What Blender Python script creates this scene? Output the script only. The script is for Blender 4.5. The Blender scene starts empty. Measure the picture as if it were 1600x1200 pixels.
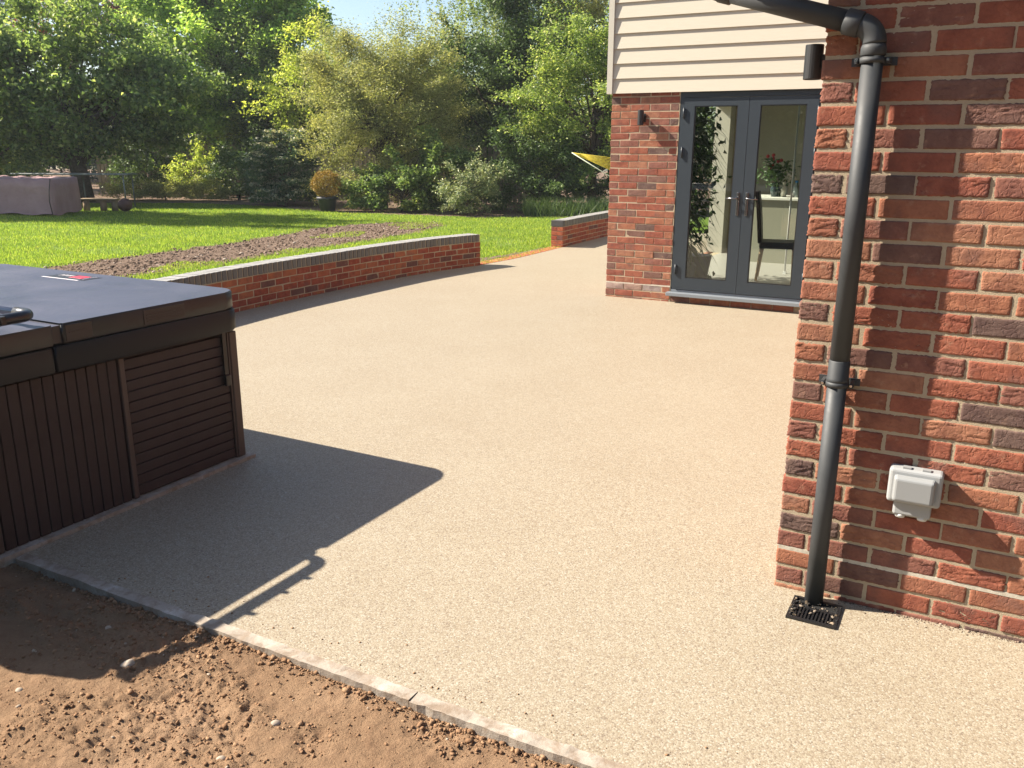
import bpy, bmesh, math, random
import numpy as np
from mathutils import Vector, Matrix
R = math.radians
random.seed(7); rng = np.random.default_rng(11)
S = bpy.context.scene
COL = S.collection

# ------------------------------------------------------------------ camera
cam_d = bpy.data.cameras.new('camera'); cam = bpy.data.objects.new('camera', cam_d); COL.objects.link(cam)
pitch, roll, CH = .2702, .0044, 1.68
cp, sp, cr, sr = math.cos(pitch), math.sin(pitch), math.cos(roll), math.sin(roll)
F = Vector((0, cp, -sp)); U0 = Vector((0, sp, cp)); X0 = Vector((1, 0, 0))
XR = X0*cr + U0*sr; UP = U0*cr - X0*sr
cam.matrix_world = Matrix(((XR.x, UP.x, -F.x, 0), (XR.y, UP.y, -F.y, 0), (XR.z, UP.z, -F.z, CH), (0, 0, 0, 1)))
cam_d.sensor_width = 36; cam_d.lens = 1344.04/1600*36; cam_d.clip_start = .05; cam_d.clip_end = 600
S.camera = cam

# ------------------------------------------------------------------ light
SUN_AZ, SUN_EL = 101.0, 39.3       # direction the light travels (from +Y towards +X), elevation
w = bpy.data.worlds.new('World'); S.world = w; w.use_nodes = True
nt = w.node_tree; bg = nt.nodes['Background']
sky = nt.nodes.new('ShaderNodeTexSky'); sky.sky_type = 'NISHITA'; sky.sun_disc = False
sky.sun_elevation = R(SUN_EL); sky.sun_rotation = R(SUN_AZ-180)
sky.dust_density = .8; sky.air_density = 1.0
nt.links.new(sky.outputs[0], bg.inputs[0]); bg.inputs[1].default_value = .064
sd = bpy.data.lights.new('sun', 'SUN'); sun = bpy.data.objects.new('sun', sd); COL.objects.link(sun)
sd.energy = 5.0; sd.angle = R(.5); sd.color = (1, .90, .76)
a, e = R(SUN_AZ), R(SUN_EL)
SV = Vector((math.sin(a)*math.cos(e), math.cos(a)*math.cos(e), -math.sin(e)))
sun.rotation_euler = SV.to_track_quat('-Z', 'Y').to_euler()
S.view_settings.view_transform = 'Standard'; S.view_settings.look = 'None'
S.view_settings.gamma = 1; S.view_settings.exposure = 1.55; S.view_settings.use_curve_mapping = False

# ------------------------------------------------------------------ house frame (u along the walls, n into the house)
AZ = .4946
Uv = Vector((math.cos(AZ), -math.sin(AZ), 0)); Nv = Vector((math.sin(AZ), math.cos(AZ), 0))
P0 = Vector((1.045, 3.0883, 0)); NF = 6.035; UF = -3.21      # near wing corner; far wall distance and its left end
def L(u, n, z=0): return P0 + Uv*u + Nv*n + Vector((0, 0, z))
ROT = -AZ

# ------------------------------------------------------------------ helpers
def props(o, label=None, cat=None, group=None, kind=None):
    if label: o['label'] = label
    if cat: o['category'] = cat
    if group: o['group'] = group
    if kind: o['kind'] = kind
    return o
def empty(name, loc, rz=0, label=None, cat=None, group=None):
    o = bpy.data.objects.new(name, None); COL.objects.link(o)
    o.location = loc; o.rotation_euler = (0, 0, rz); o.empty_display_size = .1
    return props(o, label, cat, group)
def link(name, me, parent=None, loc=(0, 0, 0), rot=(0, 0, 0)):
    o = bpy.data.objects.new(name, me); COL.objects.link(o)
    o.location = loc; o.rotation_euler = rot
    if parent: o.parent = parent
    return o
def npmesh(name, V, Fc, mat=None, smooth=False, k=None):
    """V (n,3), Fc (m,k) constant polygon size"""
    V = np.asarray(V, np.float32); Fc = np.asarray(Fc, np.int32); k = Fc.shape[1]; m = len(Fc)
    me = bpy.data.meshes.new(name)
    me.vertices.add(len(V)); me.vertices.foreach_set('co', V.ravel())
    me.loops.add(m*k); me.loops.foreach_set('vertex_index', Fc.ravel())
    me.polygons.add(m); me.polygons.foreach_set('loop_start', np.arange(m, dtype=np.int32)*k)
    if smooth: me.polygons.foreach_set('use_smooth', np.ones(m, bool))
    me.update(calc_edges=True)
    if mat: me.materials.append(mat)
    return me
class MB:
    """collects shapes into one mesh"""
    def __init__(s): s.b = bmesh.new()
    def box(s, x0, x1, y0, y1, z0, z1, M=None):
        vs = [s.b.verts.new((x, y, z)) for x in (x0, x1) for y in (y0, y1) for z in (z0, z1)]
        if M is not None:
            for v in vs: v.co = M @ v.co
        for f in ((0, 1, 3, 2), (4, 6, 7, 5), (0, 4, 5, 1), (2, 3, 7, 6), (0, 2, 6, 4), (1, 5, 7, 3)):
            s.b.faces.new([vs[i] for i in f])
        return vs
    def tube(s, pts, r, seg=16, cap=True):
        pts = [Vector(p) for p in pts]; rs = r if isinstance(r, (list, tuple)) else [r]*len(pts)
        rings = []; t0 = (pts[1]-pts[0]).normalized(); up = Vector((0, 0, 1)) if abs(t0.z) < .9 else Vector((0, 1, 0))
        for i, p in enumerate(pts):
            t = (pts[min(i+1, len(pts)-1)]-pts[max(i-1, 0)]).normalized()
            sx = up.cross(t)
            if sx.length < 1e-4: sx = Vector((1, 0, 0))
            sx.normalize(); sy = t.cross(sx).normalized(); up = sy
            rings.append([s.b.verts.new(p+(sx*math.cos(q)+sy*math.sin(q))*rs[i]) for q in [2*math.pi*j/seg for j in range(seg)]])
        for A, B in zip(rings, rings[1:]):
            for j in range(seg): s.b.faces.new((A[j], A[(j+1) % seg], B[(j+1) % seg], B[j])).smooth = True
        if cap: s.b.faces.new(rings[0][::-1]); s.b.faces.new(rings[-1])
    def prism(s, poly, z0, z1):
        A = [s.b.verts.new((p[0], p[1], z0)) for p in poly]; B = [s.b.verts.new((p[0], p[1], z1)) for p in poly]
        n = len(poly); s.b.faces.new(A[::-1]); s.b.faces.new(B)
        for i in range(n): s.b.faces.new((A[i], A[(i+1) % n], B[(i+1) % n], B[i]))
    def ball(s, c, r, sc=(1, 1, 1), sub=2):
        g = bmesh.ops.create_icosphere(s.b, subdivisions=sub, radius=r)
        for v in g['verts']: v.co = Vector((v.co.x*sc[0], v.co.y*sc[1], v.co.z*sc[2]))+Vector(c)
        for f in {f for v in g['verts'] for f in v.link_faces}: f.smooth = True
    def bevel(s, w, seg=2):
        bmesh.ops.bevel(s.b, geom=s.b.edges[:], offset=w, segments=seg, affect='EDGES', profile=.5, clamp_overlap=True)
    def mesh(s, name, mat):
        bmesh.ops.recalc_face_normals(s.b, faces=s.b.faces[:])
        me = bpy.data.meshes.new(name); s.b.to_mesh(me); s.b.free()
        me.materials.append(mat); return me
    def build(s, name, mat, parent=None, loc=(0, 0, 0), rot=(0, 0, 0)): return link(name, s.mesh(name, mat), parent, loc, rot)
def bbox(name, mat, x0, x1, y0, y1, z0, z1, parent=None, bev=0, seg=2):
    m = MB(); m.box(x0, x1, y0, y1, z0, z1)
    if bev: m.bevel(bev, seg)
    return m.build(name, mat, parent)
def rrect(x0, x1, y0, y1, r, seg=6):
    P = []
    for cx, cy, a0 in ((x1-r, y1-r, 0), (x0+r, y1-r, 90), (x0+r, y0+r, 180), (x1-r, y0+r, 270)):
        for i in range(seg+1):
            q = R(a0+90*i/seg); P.append((cx+r*math.cos(q), cy+r*math.sin(q)))
    return P

# ------------------------------------------------------------------ materials
def mat(name, color=(.5, .5, .5), rough=.7, metal=0, spec=.5):
    m = bpy.data.materials.new(name); m.use_nodes = True
    b = m.node_tree.nodes['Principled BSDF']
    b.inputs['Base Color'].default_value = (*color, 1); b.inputs['Roughness'].default_value = rough
    b.inputs['Metallic'].default_value = metal; b.inputs['Specular IOR Level'].default_value = spec
    return m
class NT:
    def __init__(s, m): s.m = m; s.t = m.node_tree; s.b = s.t.nodes.get('Principled BSDF')
    def n(s, ty, **k):
        o = s.t.nodes.new(ty)
        for a_, v in k.items():
            if a_.startswith('i_'):
                key = a_[2:]; key = int(key) if key.isdigit() else key.replace('_', ' ')
                o.inputs[key].default_value = v
            else: setattr(o, a_, v)
        return o
    def l(s, a_, b_): s.t.links.new(a_, b_)
    def coord(s, kind='Object'): return s.n('ShaderNodeTexCoord').outputs[kind]
    def noise(s, vec, scale, detail=4, rough=.5, dist=0):
        o = s.n('ShaderNodeTexNoise'); o.inputs['Scale'].default_value = scale; o.inputs['Detail'].default_value = detail
        o.inputs['Roughness'].default_value = rough; o.inputs['Distortion'].default_value = dist
        s.l(vec, o.inputs['Vector']); return o
    def ramp(s, fac, stops, interp='LINEAR'):
        o = s.n('ShaderNodeValToRGB'); cr_ = o.color_ramp; cr_.interpolation = interp
        while len(cr_.elements) > 1: cr_.elements.remove(cr_.elements[-1])
        cr_.elements[0].position = stops[0][0]; cr_.elements[0].color = (*stops[0][1], 1)
        for p, c in stops[1:]:
            el = cr_.elements.new(p); el.color = (*c, 1)
        s.l(fac, o.inputs[0]); return o.outputs[0]
    def mix(s, fac, a_, b_, mode='MIX'):
        o = s.n('ShaderNodeMix', data_type='RGBA', blend_type=mode)
        for sock, v in ((o.inputs[0], fac), (o.inputs[6], a_), (o.inputs[7], b_)):
            if isinstance(v, (int, float)): sock.default_value = v
            elif isinstance(v, tuple): sock.default_value = (*v, 1)
            else: s.l(v, sock)
        return o.outputs[2]
    def maprange(s, v, a0, a1, b0=0., b1=1.):
        o = s.n('ShaderNodeMapRange'); s.l(v, o.inputs[0])
        for i, x in zip((1, 2, 3, 4), (a0, a1, b0, b1)): o.inputs[i].default_value = x
        return o.outputs[0]
    def bump(s, h, strength=.5, dist=.01, prev=None):
        o = s.n('ShaderNodeBump'); o.inputs['Strength'].default_value = strength; o.inputs['Distance'].default_value = dist
        s.l(h, o.inputs['Height'])
        if prev is not None: s.l(prev, o.inputs['Normal'])
        s.l(o.outputs[0], s.b.inputs['Normal']); return o.outputs[0]
    def base(s, c): s.l(c, s.b.inputs['Base Color'])
G3 = lambda v: (v, v, v)

def brick_mat(name, stops, fine=1.0):
    m = mat(name, rough=.9, spec=.2); t = NT(m); co = t.coord()
    oi = t.n('ShaderNodeObjectInfo').outputs['Random']
    isl = t.n('ShaderNodeNewGeometry').outputs['Random Per Island']
    # offset the texture from brick to brick
    add = t.n('ShaderNodeVectorMath', operation='ADD'); t.l(co, add.inputs[0])
    mul = t.n('ShaderNodeMath', operation='MULTIPLY'); t.l(oi, mul.inputs[0]); mul.inputs[1].default_value = 37.0
    t.l(mul.outputs[0], add.inputs[1]); v = add.outputs[0]
    sm = t.n('ShaderNodeMath', operation='ADD'); t.l(oi, sm.inputs[0]); t.l(isl, sm.inputs[1])
    fr = t.n('ShaderNodeMath', operation='FRACT'); t.l(sm.outputs[0], fr.inputs[0])
    base = t.ramp(fr.outputs[0], stops, 'CONSTANT')
    n1 = t.noise(v, 14, 5, .6); n2 = t.noise(v, 90, 4, .6)
    c = t.mix(t.maprange(n1.outputs[0], .38, .66), base, t.mix(1.0, base, (.70, .64, .68), 'MULTIPLY'))
    c = t.mix(t.maprange(n2.outputs[0], .3, .7, 0, .45), c, t.mix(1.0, c, (.62, .6, .6), 'MULTIPLY'))
    n3 = t.noise(v, 26, 6, .7)
    c = t.mix(t.maprange(n3.outputs[0], .58, .72, 0, .55), c, (.36, .22, .15)); n4 = t.noise(v, 7, 3, .5); c = t.mix(t.maprange(n4.outputs[0], .55, .75, 0, .45), c, (.15, .10, .085))
    t.base(c)
    vor = t.n('ShaderNodeTexVoronoi', feature='DISTANCE_TO_EDGE'); vor.inputs['Scale'].default_value = 22
    nd = t.noise(v, 20, 3); ad2 = t.n('ShaderNodeVectorMath', operation='MULTIPLY_ADD'); t.l(nd.outputs[1], ad2.inputs[0]); ad2.inputs[1].default_value = (.09, .09, .09); t.l(v, ad2.inputs[2])
    t.l(ad2.outputs[0], vor.inputs['Vector'])
    cr_ = t.maprange(vor.outputs[0], 0, .08)
    b1 = t.bump(n2.outputs[0], .5*fine, .004)
    b2 = t.bump(cr_, .28*fine, .004, b1)
    t.bump(n1.outputs[0], .4*fine, .006, b2)
    return m
RED = [(0, (.31, .11, .068)), (.17, (.34, .145, .085)), (.32, (.285, .098, .064)), (.48, (.35, .165, .10)), (.62, (.25, .11, .08)), (.76, (.20, .11, .085)), (.86, (.15, .098, .082)), (.92, (.31, .13, .08))]
M_brick = brick_mat('red_multi_brick', RED)
M_brick_low = brick_mat('red_brick', [(0, (0.32, 0.08, 0.044)), (.3, (0.368, 0.112, 0.056)), (.55, (0.28, 0.072, 0.044)), (.75, (0.4, 0.136, 0.064)), (.9, (0.176, 0.08, 0.064))], .5)
M_edge = brick_mat('edging_brick', [(0, (0.442, 0.1445, 0.068)), (.3, (0.476, 0.187, 0.0935)), (.6, (0.408, 0.1275, 0.068))], .3)
M_white = brick_mat('limewashed_brick', [(0, (0.4, 0.304, 0.256)), (.4, (0.352, 0.24, 0.192)), (.7, (0.32, 0.264, 0.24))], .8)
M_mortar = mat('mortar', (.5, .42, .30), .95, spec=.1); t = NT(M_mortar); co = t.coord()
n1 = t.noise(co, 9, 5, .6); n2 = t.noise(co, 300, 3, .6)
t.base(t.mix(t.maprange(n2.outputs[0], .3, .7, 0, .6), t.ramp(n1.outputs[0], [(.3, (.38, .31, .215)), (.7, (.45, .375, .27))]), (0.342, 0.2755, 0.19)))
t.bump(n2.outputs[0], .6, .003)
M_cop = mat('blue_engineering_brick', (.2, .2, .21), .5); t = NT(M_cop); oi = t.n('ShaderNodeObjectInfo').outputs['Random']; co = t.coord()
n1 = t.noise(co, 40, 4)
t.base(t.mix(t.maprange(n1.outputs[0], .35, .7, 0, .5), t.ramp(oi, [(0, (.085, .085, .09)), (.35, (.115, .11, .105)), (.7, (.075, .08, .09)), (1, (.14, .135, .125))]), (.12, .11, .10)))
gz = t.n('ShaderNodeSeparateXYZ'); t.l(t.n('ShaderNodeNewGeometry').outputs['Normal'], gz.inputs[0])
top_glare = t.maprange(gz.outputs[2], .6, .9, 0, .8); dn_ = t.maprange(n1.outputs[0], .25, .6, .75, 1); mm = t.n('ShaderNodeMath', operation='MULTIPLY'); t.l(top_glare, mm.inputs[0]); t.l(dn_, mm.inputs[1])
t.base(t.mix(mm.outputs[0], t.b.inputs['Base Color'].links[0].from_socket, (.42, .41, .39)))  # upward faces lightened: sun glare on the coping put into the colour
t.bump(n1.outputs[0], .2, .003)

# resin bound gravel
M_patio = mat('resin_bound_gravel', rough=.62, spec=.35); t = NT(M_patio); co = t.coord()
vo = t.n('ShaderNodeTexVoronoi'); vo.inputs['Scale'].default_value = 185; t.l(co, vo.inputs['Vector'])
sepv = t.n('ShaderNodeSeparateColor'); t.l(vo.outputs['Color'], sepv.inputs[0])
st = t.ramp(sepv.outputs[0], [(0, (0.184, 0.1483, 0.1086)), (.10, (0.2639, 0.2224, 0.1552)), (.30, (0.3079, 0.2677, 0.194)), (.5, (0.3359, 0.3007, 0.2249)), (.72, (0.3759, 0.346, 0.2715)), (.86, (0.2879, 0.2389, 0.1707)), (.95, (0.3999, 0.3872, 0.3258))], 'CONSTANT')
dst = t.maprange(vo.outputs['Distance'], .4, .8, 0, .5)
c = t.mix(dst, st, (.19, .145, .105)); c = t.mix(.16, c, (.335, .28, .21))
nl = t.noise(co, 1.3, 5, .6); nm = t.noise(co, 24, 4, .7)
c = t.mix(t.maprange(nl.outputs[0], .35, .7, 0, .34), c, t.mix(1.0, c, (.84, .80, .76), 'MULTIPLY'))
c = t.mix(t.maprange(nm.outputs[0], .35, .7, 0, .22), c, t.mix(1.0, c, (.72, .68, .64), 'MULTIPLY'))
t.base(c)
inv = t.n('ShaderNodeMath', operation='SUBTRACT'); inv.inputs[0].default_value = 1; t.l(vo.outputs['Distance'], inv.inputs[1])
t.bump(inv.outputs[0], .35, .002)

M_kerb = mat('weathered_concrete', rough=.9, spec=.2); t = NT(M_kerb); co = t.coord()
n1 = t.noise(co, 5, 6, .65); n2 = t.noise(co, 60, 4, .7); n3 = t.noise(co, 13, 5, .7, .5)
c = t.ramp(n1.outputs[0], [(.3, (0.255, 0.2167, 0.1785)), (.55, (0.3655, 0.323, 0.272)), (.72, (0.527, 0.5015, 0.459))])
c = t.mix(t.maprange(n3.outputs[0], .46, .62, 0, .85), c, (.21, .155, .11))
c = t.mix(t.maprange(n2.outputs[0], .4, .7, 0, .4), c, (.27, .22, .17)); t.base(c); t.bump(n2.outputs[0], .5, .004)

M_dirt = mat('sandy_soil', rough=.97, spec=.1); t = NT(M_dirt); co = t.coord()
n1 = t.noise(co, 1.6, 6, .6, .3); n2 = t.noise(co, 22, 6, .7); n3 = t.noise(co, 140, 5, .75)
c = t.ramp(n1.outputs[0], [(.3, (.205, .128, .076)), (.5, (.26, .168, .10)), (.68, (.315, .208, .13))])
c = t.mix(t.maprange(n2.outputs[0], .45, .75, 0, .55), c, (.17, .095, .055))
c = t.mix(t.maprange(n3.outputs[0], .35, .7, 0, .45), c, (.16, .10, .065)); t.base(c)
b1 = t.bump(n2.outputs[0], .7, .02); t.bump(n3.outputs[0], .8, .008, b1)
M_clod = mat('soil_clod', rough=.97, spec=.1); t = NT(M_clod); rp = t.n('ShaderNodeNewGeometry').outputs['Random Per Island']
n3 = t.noise(t.coord(), 140, 4, .7)
c = t.ramp(rp, [(0, (0.2132, 0.123, 0.0697)), (.4, (0.2788, 0.164, 0.0943)), (.8, (0.3362, 0.2091, 0.123)), (.985, (0.451, 0.3772, 0.2952)), (1, (0.492, 0.4346, 0.369))], 'CONSTANT')
t.base(t.mix(t.maprange(n3.outputs[0], .35, .7, 0, .4), c, (.15, .1, .06))); t.bump(n3.outputs[0], .6, .004)
M_strip = mat('strip_soil_clod', rough=.97, spec=.1); t = NT(M_strip); t.base(t.ramp(t.n('ShaderNodeNewGeometry').outputs['Random Per Island'], [(0, (.10, .07, .05)), (.4, (.17, .12, .09)), (.75, (.24, .18, .14)), (.93, (.36, .30, .25))], 'CONSTANT'))
M_stone = mat('pale_flint', (.58, .5, .41), .8); t = NT(M_stone); n1 = t.noise(t.coord(), 40, 5); t.base(t.ramp(n1.outputs[0], [(.35, (.28, .22, .165)), (.6, (.40, .335, .265))])); t.bump(n1.outputs[0], .5, .004)
M_bed = mat('garden_bed_soil', rough=1, spec=.05); t = NT(M_bed); co = t.coord(); n1 = t.noise(co, 3, 6, .7); n2 = t.noise(co, 18, 5, .8)
c = t.ramp(n1.outputs[0], [(.3, (.12, .082, .06)), (.7, (.20, .145, .11))])
t.base(t.mix(t.maprange(n2.outputs[0], .4, .68), c, (.27, .20, .155))); t.bump(n2.outputs[0], 1, .05)
M_lawn = mat('lawn_turf', rough=1, spec=.1); t = NT(M_lawn); co = t.coord(); n1 = t.noise(co, .6, 5, .6); n2 = t.noise(co, 16, 5, .8)
c = t.ramp(n1.outputs[0], [(.3, (.12, .19, .03)), (.6, (.17, .25, .045)), (.75, (.24, .28, .07))])
t.base(t.mix(t.maprange(n2.outputs[0], .4, .72, 0, .75), c, (.06, .10, .016))); t.bump(n2.outputs[0], 1, .04)

def leaf_mat(name, stops, trans=.35, rough=.5, tr_tint=(1.2, 1.25, .7)):
    m = bpy.data.materials.new(name); m.use_nodes = True; t = NT(m); tr = m.node_tree
    b = t.b; out = tr.nodes['Material Output']
    rp = t.n('ShaderNodeNewGeometry').outputs['Random Per Island']
    n1 = t.noise(t.coord(), 1.1, 3, .5)
    c = t.ramp(rp, stops)
    c = t.mix(t.maprange(n1.outputs[0], .35, .68, 0, .55), c, t.mix(1.0, c, (1.5, 1.3, .9), 'MULTIPLY'))
    t.l(c, b.inputs['Base Color']); b.inputs['Roughness'].default_value = rough; b.inputs['Specular IOR Level'].default_value = .35
    tl = t.n('ShaderNodeBsdfTranslucent'); t.l(t.mix(1.0, c, tr_tint, 'MULTIPLY'), tl.inputs[0])
    mx = t.n('ShaderNodeMixShader'); mx.inputs[0].default_value = min(trans*1.25, .55)
    t.l(b.outputs[0], mx.inputs[1]); t.l(tl.outputs[0], mx.inputs[2]); t.l(mx.outputs[0], out.inputs[0])
    return m
LM = dict(
 maple=leaf_mat('leaf_mid_green', [(0, (0.08628, 0.148, 0.05982)), (.5, (0.1657, 0.2451, 0.08628)), (.9, (0.2715, 0.3597, 0.1393)), (1, (0.5361, 0.589, 0.2891))], .4),
 bright=leaf_mat('leaf_fresh_green', [(0, (0.148, 0.2539, 0.06864)), (.5, (0.2715, 0.4126, 0.1039)), (1, (0.4832, 0.6243, 0.2009))], .45),
 dark=leaf_mat('leaf_deep_green', [(0, (0.04588, 0.0827, 0.03668)), (.6, (0.09037, 0.1517, 0.05509)), (1, (0.1594, 0.2284, 0.09037))], .25),
 conifer=leaf_mat('needle_blue_green', [(0, (0.0156, 0.0338, 0.026)), (1, (0.039, 0.0715, 0.052))], .1),
 olive=leaf_mat('leaf_olive', [(0, (0.1495, 0.1794, 0.07475)), (.5, (0.284, 0.3065, 0.1271)), (1, (0.5083, 0.5008, 0.2541))], .35),
 yellow=leaf_mat('leaf_yellow_green', [(0, (0.2093, 0.284, 0.0598)), (.6, (0.3737, 0.4485, 0.1046)), (1, (0.598, 0.6279, 0.2093))], .42),
 hawthorn=leaf_mat('leaf_hawthorn', [(0, (0.1127, 0.1833, 0.05982)), (.6, (0.2362, 0.3244, 0.0951)), (.93, (0.395, 0.4655, 0.1657)), (1, (0.7478, 0.7478, 0.5008))], .38),
 birch=leaf_mat('leaf_birch', [(0, (0.1134, 0.1747, 0.07503)), (.6, (0.2208, 0.2821, 0.1134)), (1, (0.4202, 0.4662, 0.2208))], .38),
 silver=leaf_mat('leaf_variegated', [(0, (0.1053, 0.158, 0.07898)), (.5, (0.2281, 0.2808, 0.158)), (1, (0.5265, 0.5441, 0.3335))], .2),
 white=leaf_mat('blossom_white', [(0, (.30, .32, .24)), (1, (.62, .60, .50))], .2),
 viburnum=leaf_mat('leaf_viburnum', [(0, (0.04388, 0.09652, 0.04914)), (1, (0.1229, 0.193, 0.1053))], .2),
 orange=leaf_mat('leaf_bronze_gold', [(0, (.12, .085, .015)), (.6, (.26, .185, .03)), (1, (.42, .32, .07))], .25, tr_tint=(1.2, 1, .5)),
 copper=leaf_mat('leaf_copper', [(0, (.12, .05, .035)), (1, (.3, .16, .1))], .3, tr_tint=(1.2, .8, .6)),
 grass=leaf_mat('grass_blade', [(0, (0.1188, 0.1944, 0.0324)), (.45, (0.2052, 0.3024, 0.0486)), (.9, (0.3132, 0.3996, 0.081)), (1, (0.4536, 0.4536, 0.1836))], .45, .55),
 palm=leaf_mat('leaf_indoor', [(0, (.015, .04, .012)), (1, (.05, .10, .025))], .2),
)
M_bark = mat('bark', (.09, .07, .055), .95, spec=.1); t = NT(M_bark); n1 = t.noise(t.coord(), 12, 5, .7); t.base(t.ramp(n1.outputs[0], [(.3, (.045, .035, .028)), (.7, (.13, .105, .085))])); t.bump(n1.outputs[0], .8, .03)
M_birchbark = mat('pale_bark', (.35, .33, .3), .9); t = NT(M_birchbark); n1 = t.noise(t.coord(), 5, 5, .7); t.base(t.ramp(n1.outputs[0], [(.4, (.07, .06, .05)), (.55, (.33, .31, .27))]))

# grey aluminium, plastics
M_door = mat('anthracite_powder_coat', (0.023, 0.032, 0.042), .42, spec=.5)
M_pipe = mat('anthracite_plastic', (.042, .047, .052), .38, spec=.5); t = NT(M_pipe); n1 = t.noise(t.coord(), 8, 5, .7)
t.base(t.ramp(n1.outputs[0], [(.35, (.026, .030, .034)), (.7, (.042, .045, .048))])); t.l(t.maprange(n1.outputs[0], .3, .7, .5, .7), t.b.inputs['Roughness'])
M_black = mat('black_plastic', (.012, .012, .013), .4)
M_lamp = mat('black_painted_metal', (.014, .014, .016), .45)
M_steel = mat('brushed_steel', (.6, .6, .6), .25, 1)
M_hand = mat('dark_chrome', (.22, .22, .23), .25, 1)
M_sill = mat('grey_threshold', (0.18, 0.204, 0.228), .35, .0)
M_grey_pl = mat('pale_grey_plastic', (0.3025, 0.3135, 0.319), .38)
M_grey_win = mat('grey_lid', (0.2585, 0.2695, 0.275), .3)
M_clad = mat('cream_fibre_cement', (.72, .66, .54), .65, spec=.3); t = NT(M_clad); co = t.coord()
mp = t.n('ShaderNodeMapping'); mp.inputs['Scale'].default_value = (2, 2, 60); t.l(co, mp.inputs[0]); n1 = t.noise(mp.outputs[0], 3, 5, .6)
t.base(t.ramp(n1.outputs[0], [(.3, (0.4918, 0.4491, 0.3635)), (.7, (0.5275, 0.4847, 0.3992))])); t.bump(n1.outputs[0], .12, .002)
M_trim = mat('cream_trim', (0.4464, 0.4216, 0.3596), .6)
M_plaster = mat('cream_plaster', (0.24, 0.235, 0.18), .9)
M_tile = mat('pale_floor_tile', (0.312, 0.3, 0.276), .35)
M_ceiling = mat('white_ceiling', (0.56, 0.56, 0.546), .9)
M_rooft = mat('roof_tile', (.12, .07, .055), .9)
# tub
M_vinyl = mat('black_vinyl', rough=.42, spec=.5); t = NT(M_vinyl); co = t.coord(); n1 = t.noise(co, 2.2, 5, .6, .4); n2 = t.noise(co, 350, 2, .5)
t.base(t.ramp(n1.outputs[0], [(.3, (.050, .052, .064)), (.7, (.080, .081, .095))])); t.l(t.maprange(n1.outputs[0], .3, .75, .33, .5), t.b.inputs['Roughness'])
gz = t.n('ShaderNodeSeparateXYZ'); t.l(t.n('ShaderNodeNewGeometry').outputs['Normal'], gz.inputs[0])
t.base(t.mix(t.maprange(gz.outputs[2], .7, .95, 0, 1), t.ramp(n1.outputs[0], [(.3, (.012, .0125, .014)), (.7, (.020, .020, .022))]), t.ramp(n1.outputs[0], [(.3, (.045, .048, .074)), (.7, (.070, .073, .105))])))  # top of the cover paler and bluer: sky sheen put into the colour
b1 = t.bump(n2.outputs[0], .25, .001); t.bump(n1.outputs[0], .3, .03, b1)
M_skirt = mat('dark_tub_plastic', (.013, .013, .015), .5, spec=.3)
M_wpc = mat('brown_composite_board', rough=.62, spec=.3); t = NT(M_wpc); co = t.coord(); n1 = t.noise(co, 3, 5, .6)
mp = t.n('ShaderNodeMapping'); mp.inputs['Scale'].default_value = (40, 40, 3); t.l(co, mp.inputs[0]); n2 = t.noise(mp.outputs[0], 6, 4, .6)
c = t.ramp(n1.outputs[0], [(.3, (.034, .022, .021)), (.7, (.055, .037, .033))]); t.base(t.mix(t.maprange(n2.outputs[0], .3, .7, 0, .3), c, (.02, .014, .014))); t.bump(n2.outputs[0], .25, .002)
M_wpc2 = mat('brown_composite_trim', (.07, .047, .038), .6)
M_foam = mat('black_foam_sleeve', (.015, .015, .018), .32)
M_alu = mat('grey_aluminium_bar', (.42, .41, .42), .3, .7)
M_red = mat('red_print', (.55, .03, .06), .45)
M_wprint = mat('white_print', (.7, .66, .68), .5)
M_panelprint = mat('dark_print', (.02, .02, .024), .4)
M_fence = mat('weathered_fence_wood', rough=.9); t = NT(M_fence); oi = t.n('ShaderNodeObjectInfo').outputs['Random']; n1 = t.noise(t.coord(), 6, 5, .7)
t.base(t.mix(t.maprange(n1.outputs[0], .35, .7, 0, .5), t.ramp(oi, [(0, (.28, .22, .15)), (.5, (.36, .30, .21)), (1, (.22, .18, .13))]), (.14, .12, .09)))
M_cloth = mat('dusty_mauve_tarpaulin', (.27, .17, .175), .7); t = NT(M_cloth); n1 = t.noise(t.coord(), 2.5, 5, .6); t.base(t.ramp(n1.outputs[0], [(.3, (.31, .18, .185)), (.7, (.38, .24, .24))])); t.bump(n1.outputs[0], .6, .1)
M_grey_top = mat('grey_table_metal', (.16, .18, .18), .4, .3)
M_wood = mat('old_wood', (.28, .2, .12), .8)
M_rust = mat('rusty_metal', (.10, .045, .035), .6, .3)
M_pot = mat('dark_grey_pot', (.022, .026, .036), .6)
M_glass = bpy.data.materials.new('window_glass'); M_glass.use_nodes = True; t = NT(M_glass)
gl = t.n('ShaderNodeBsdfGlossy'); gl.inputs['Roughness'].default_value = .01; trp = t.n('ShaderNodeBsdfTransparent'); trp.inputs[0].default_value = (.88, .92, .88, 1)
fr = t.n('ShaderNodeFresnel'); fr.inputs[0].default_value = 1.65; mx = t.n('ShaderNodeMixShader')
t.l(fr.outputs[0], mx.inputs[0]); t.l(trp.outputs[0], mx.inputs[1]); t.l(gl.outputs[0], mx.inputs[2]); t.l(mx.outputs[0], M_glass.node_tree.nodes['Material Output'].inputs[0])

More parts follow.
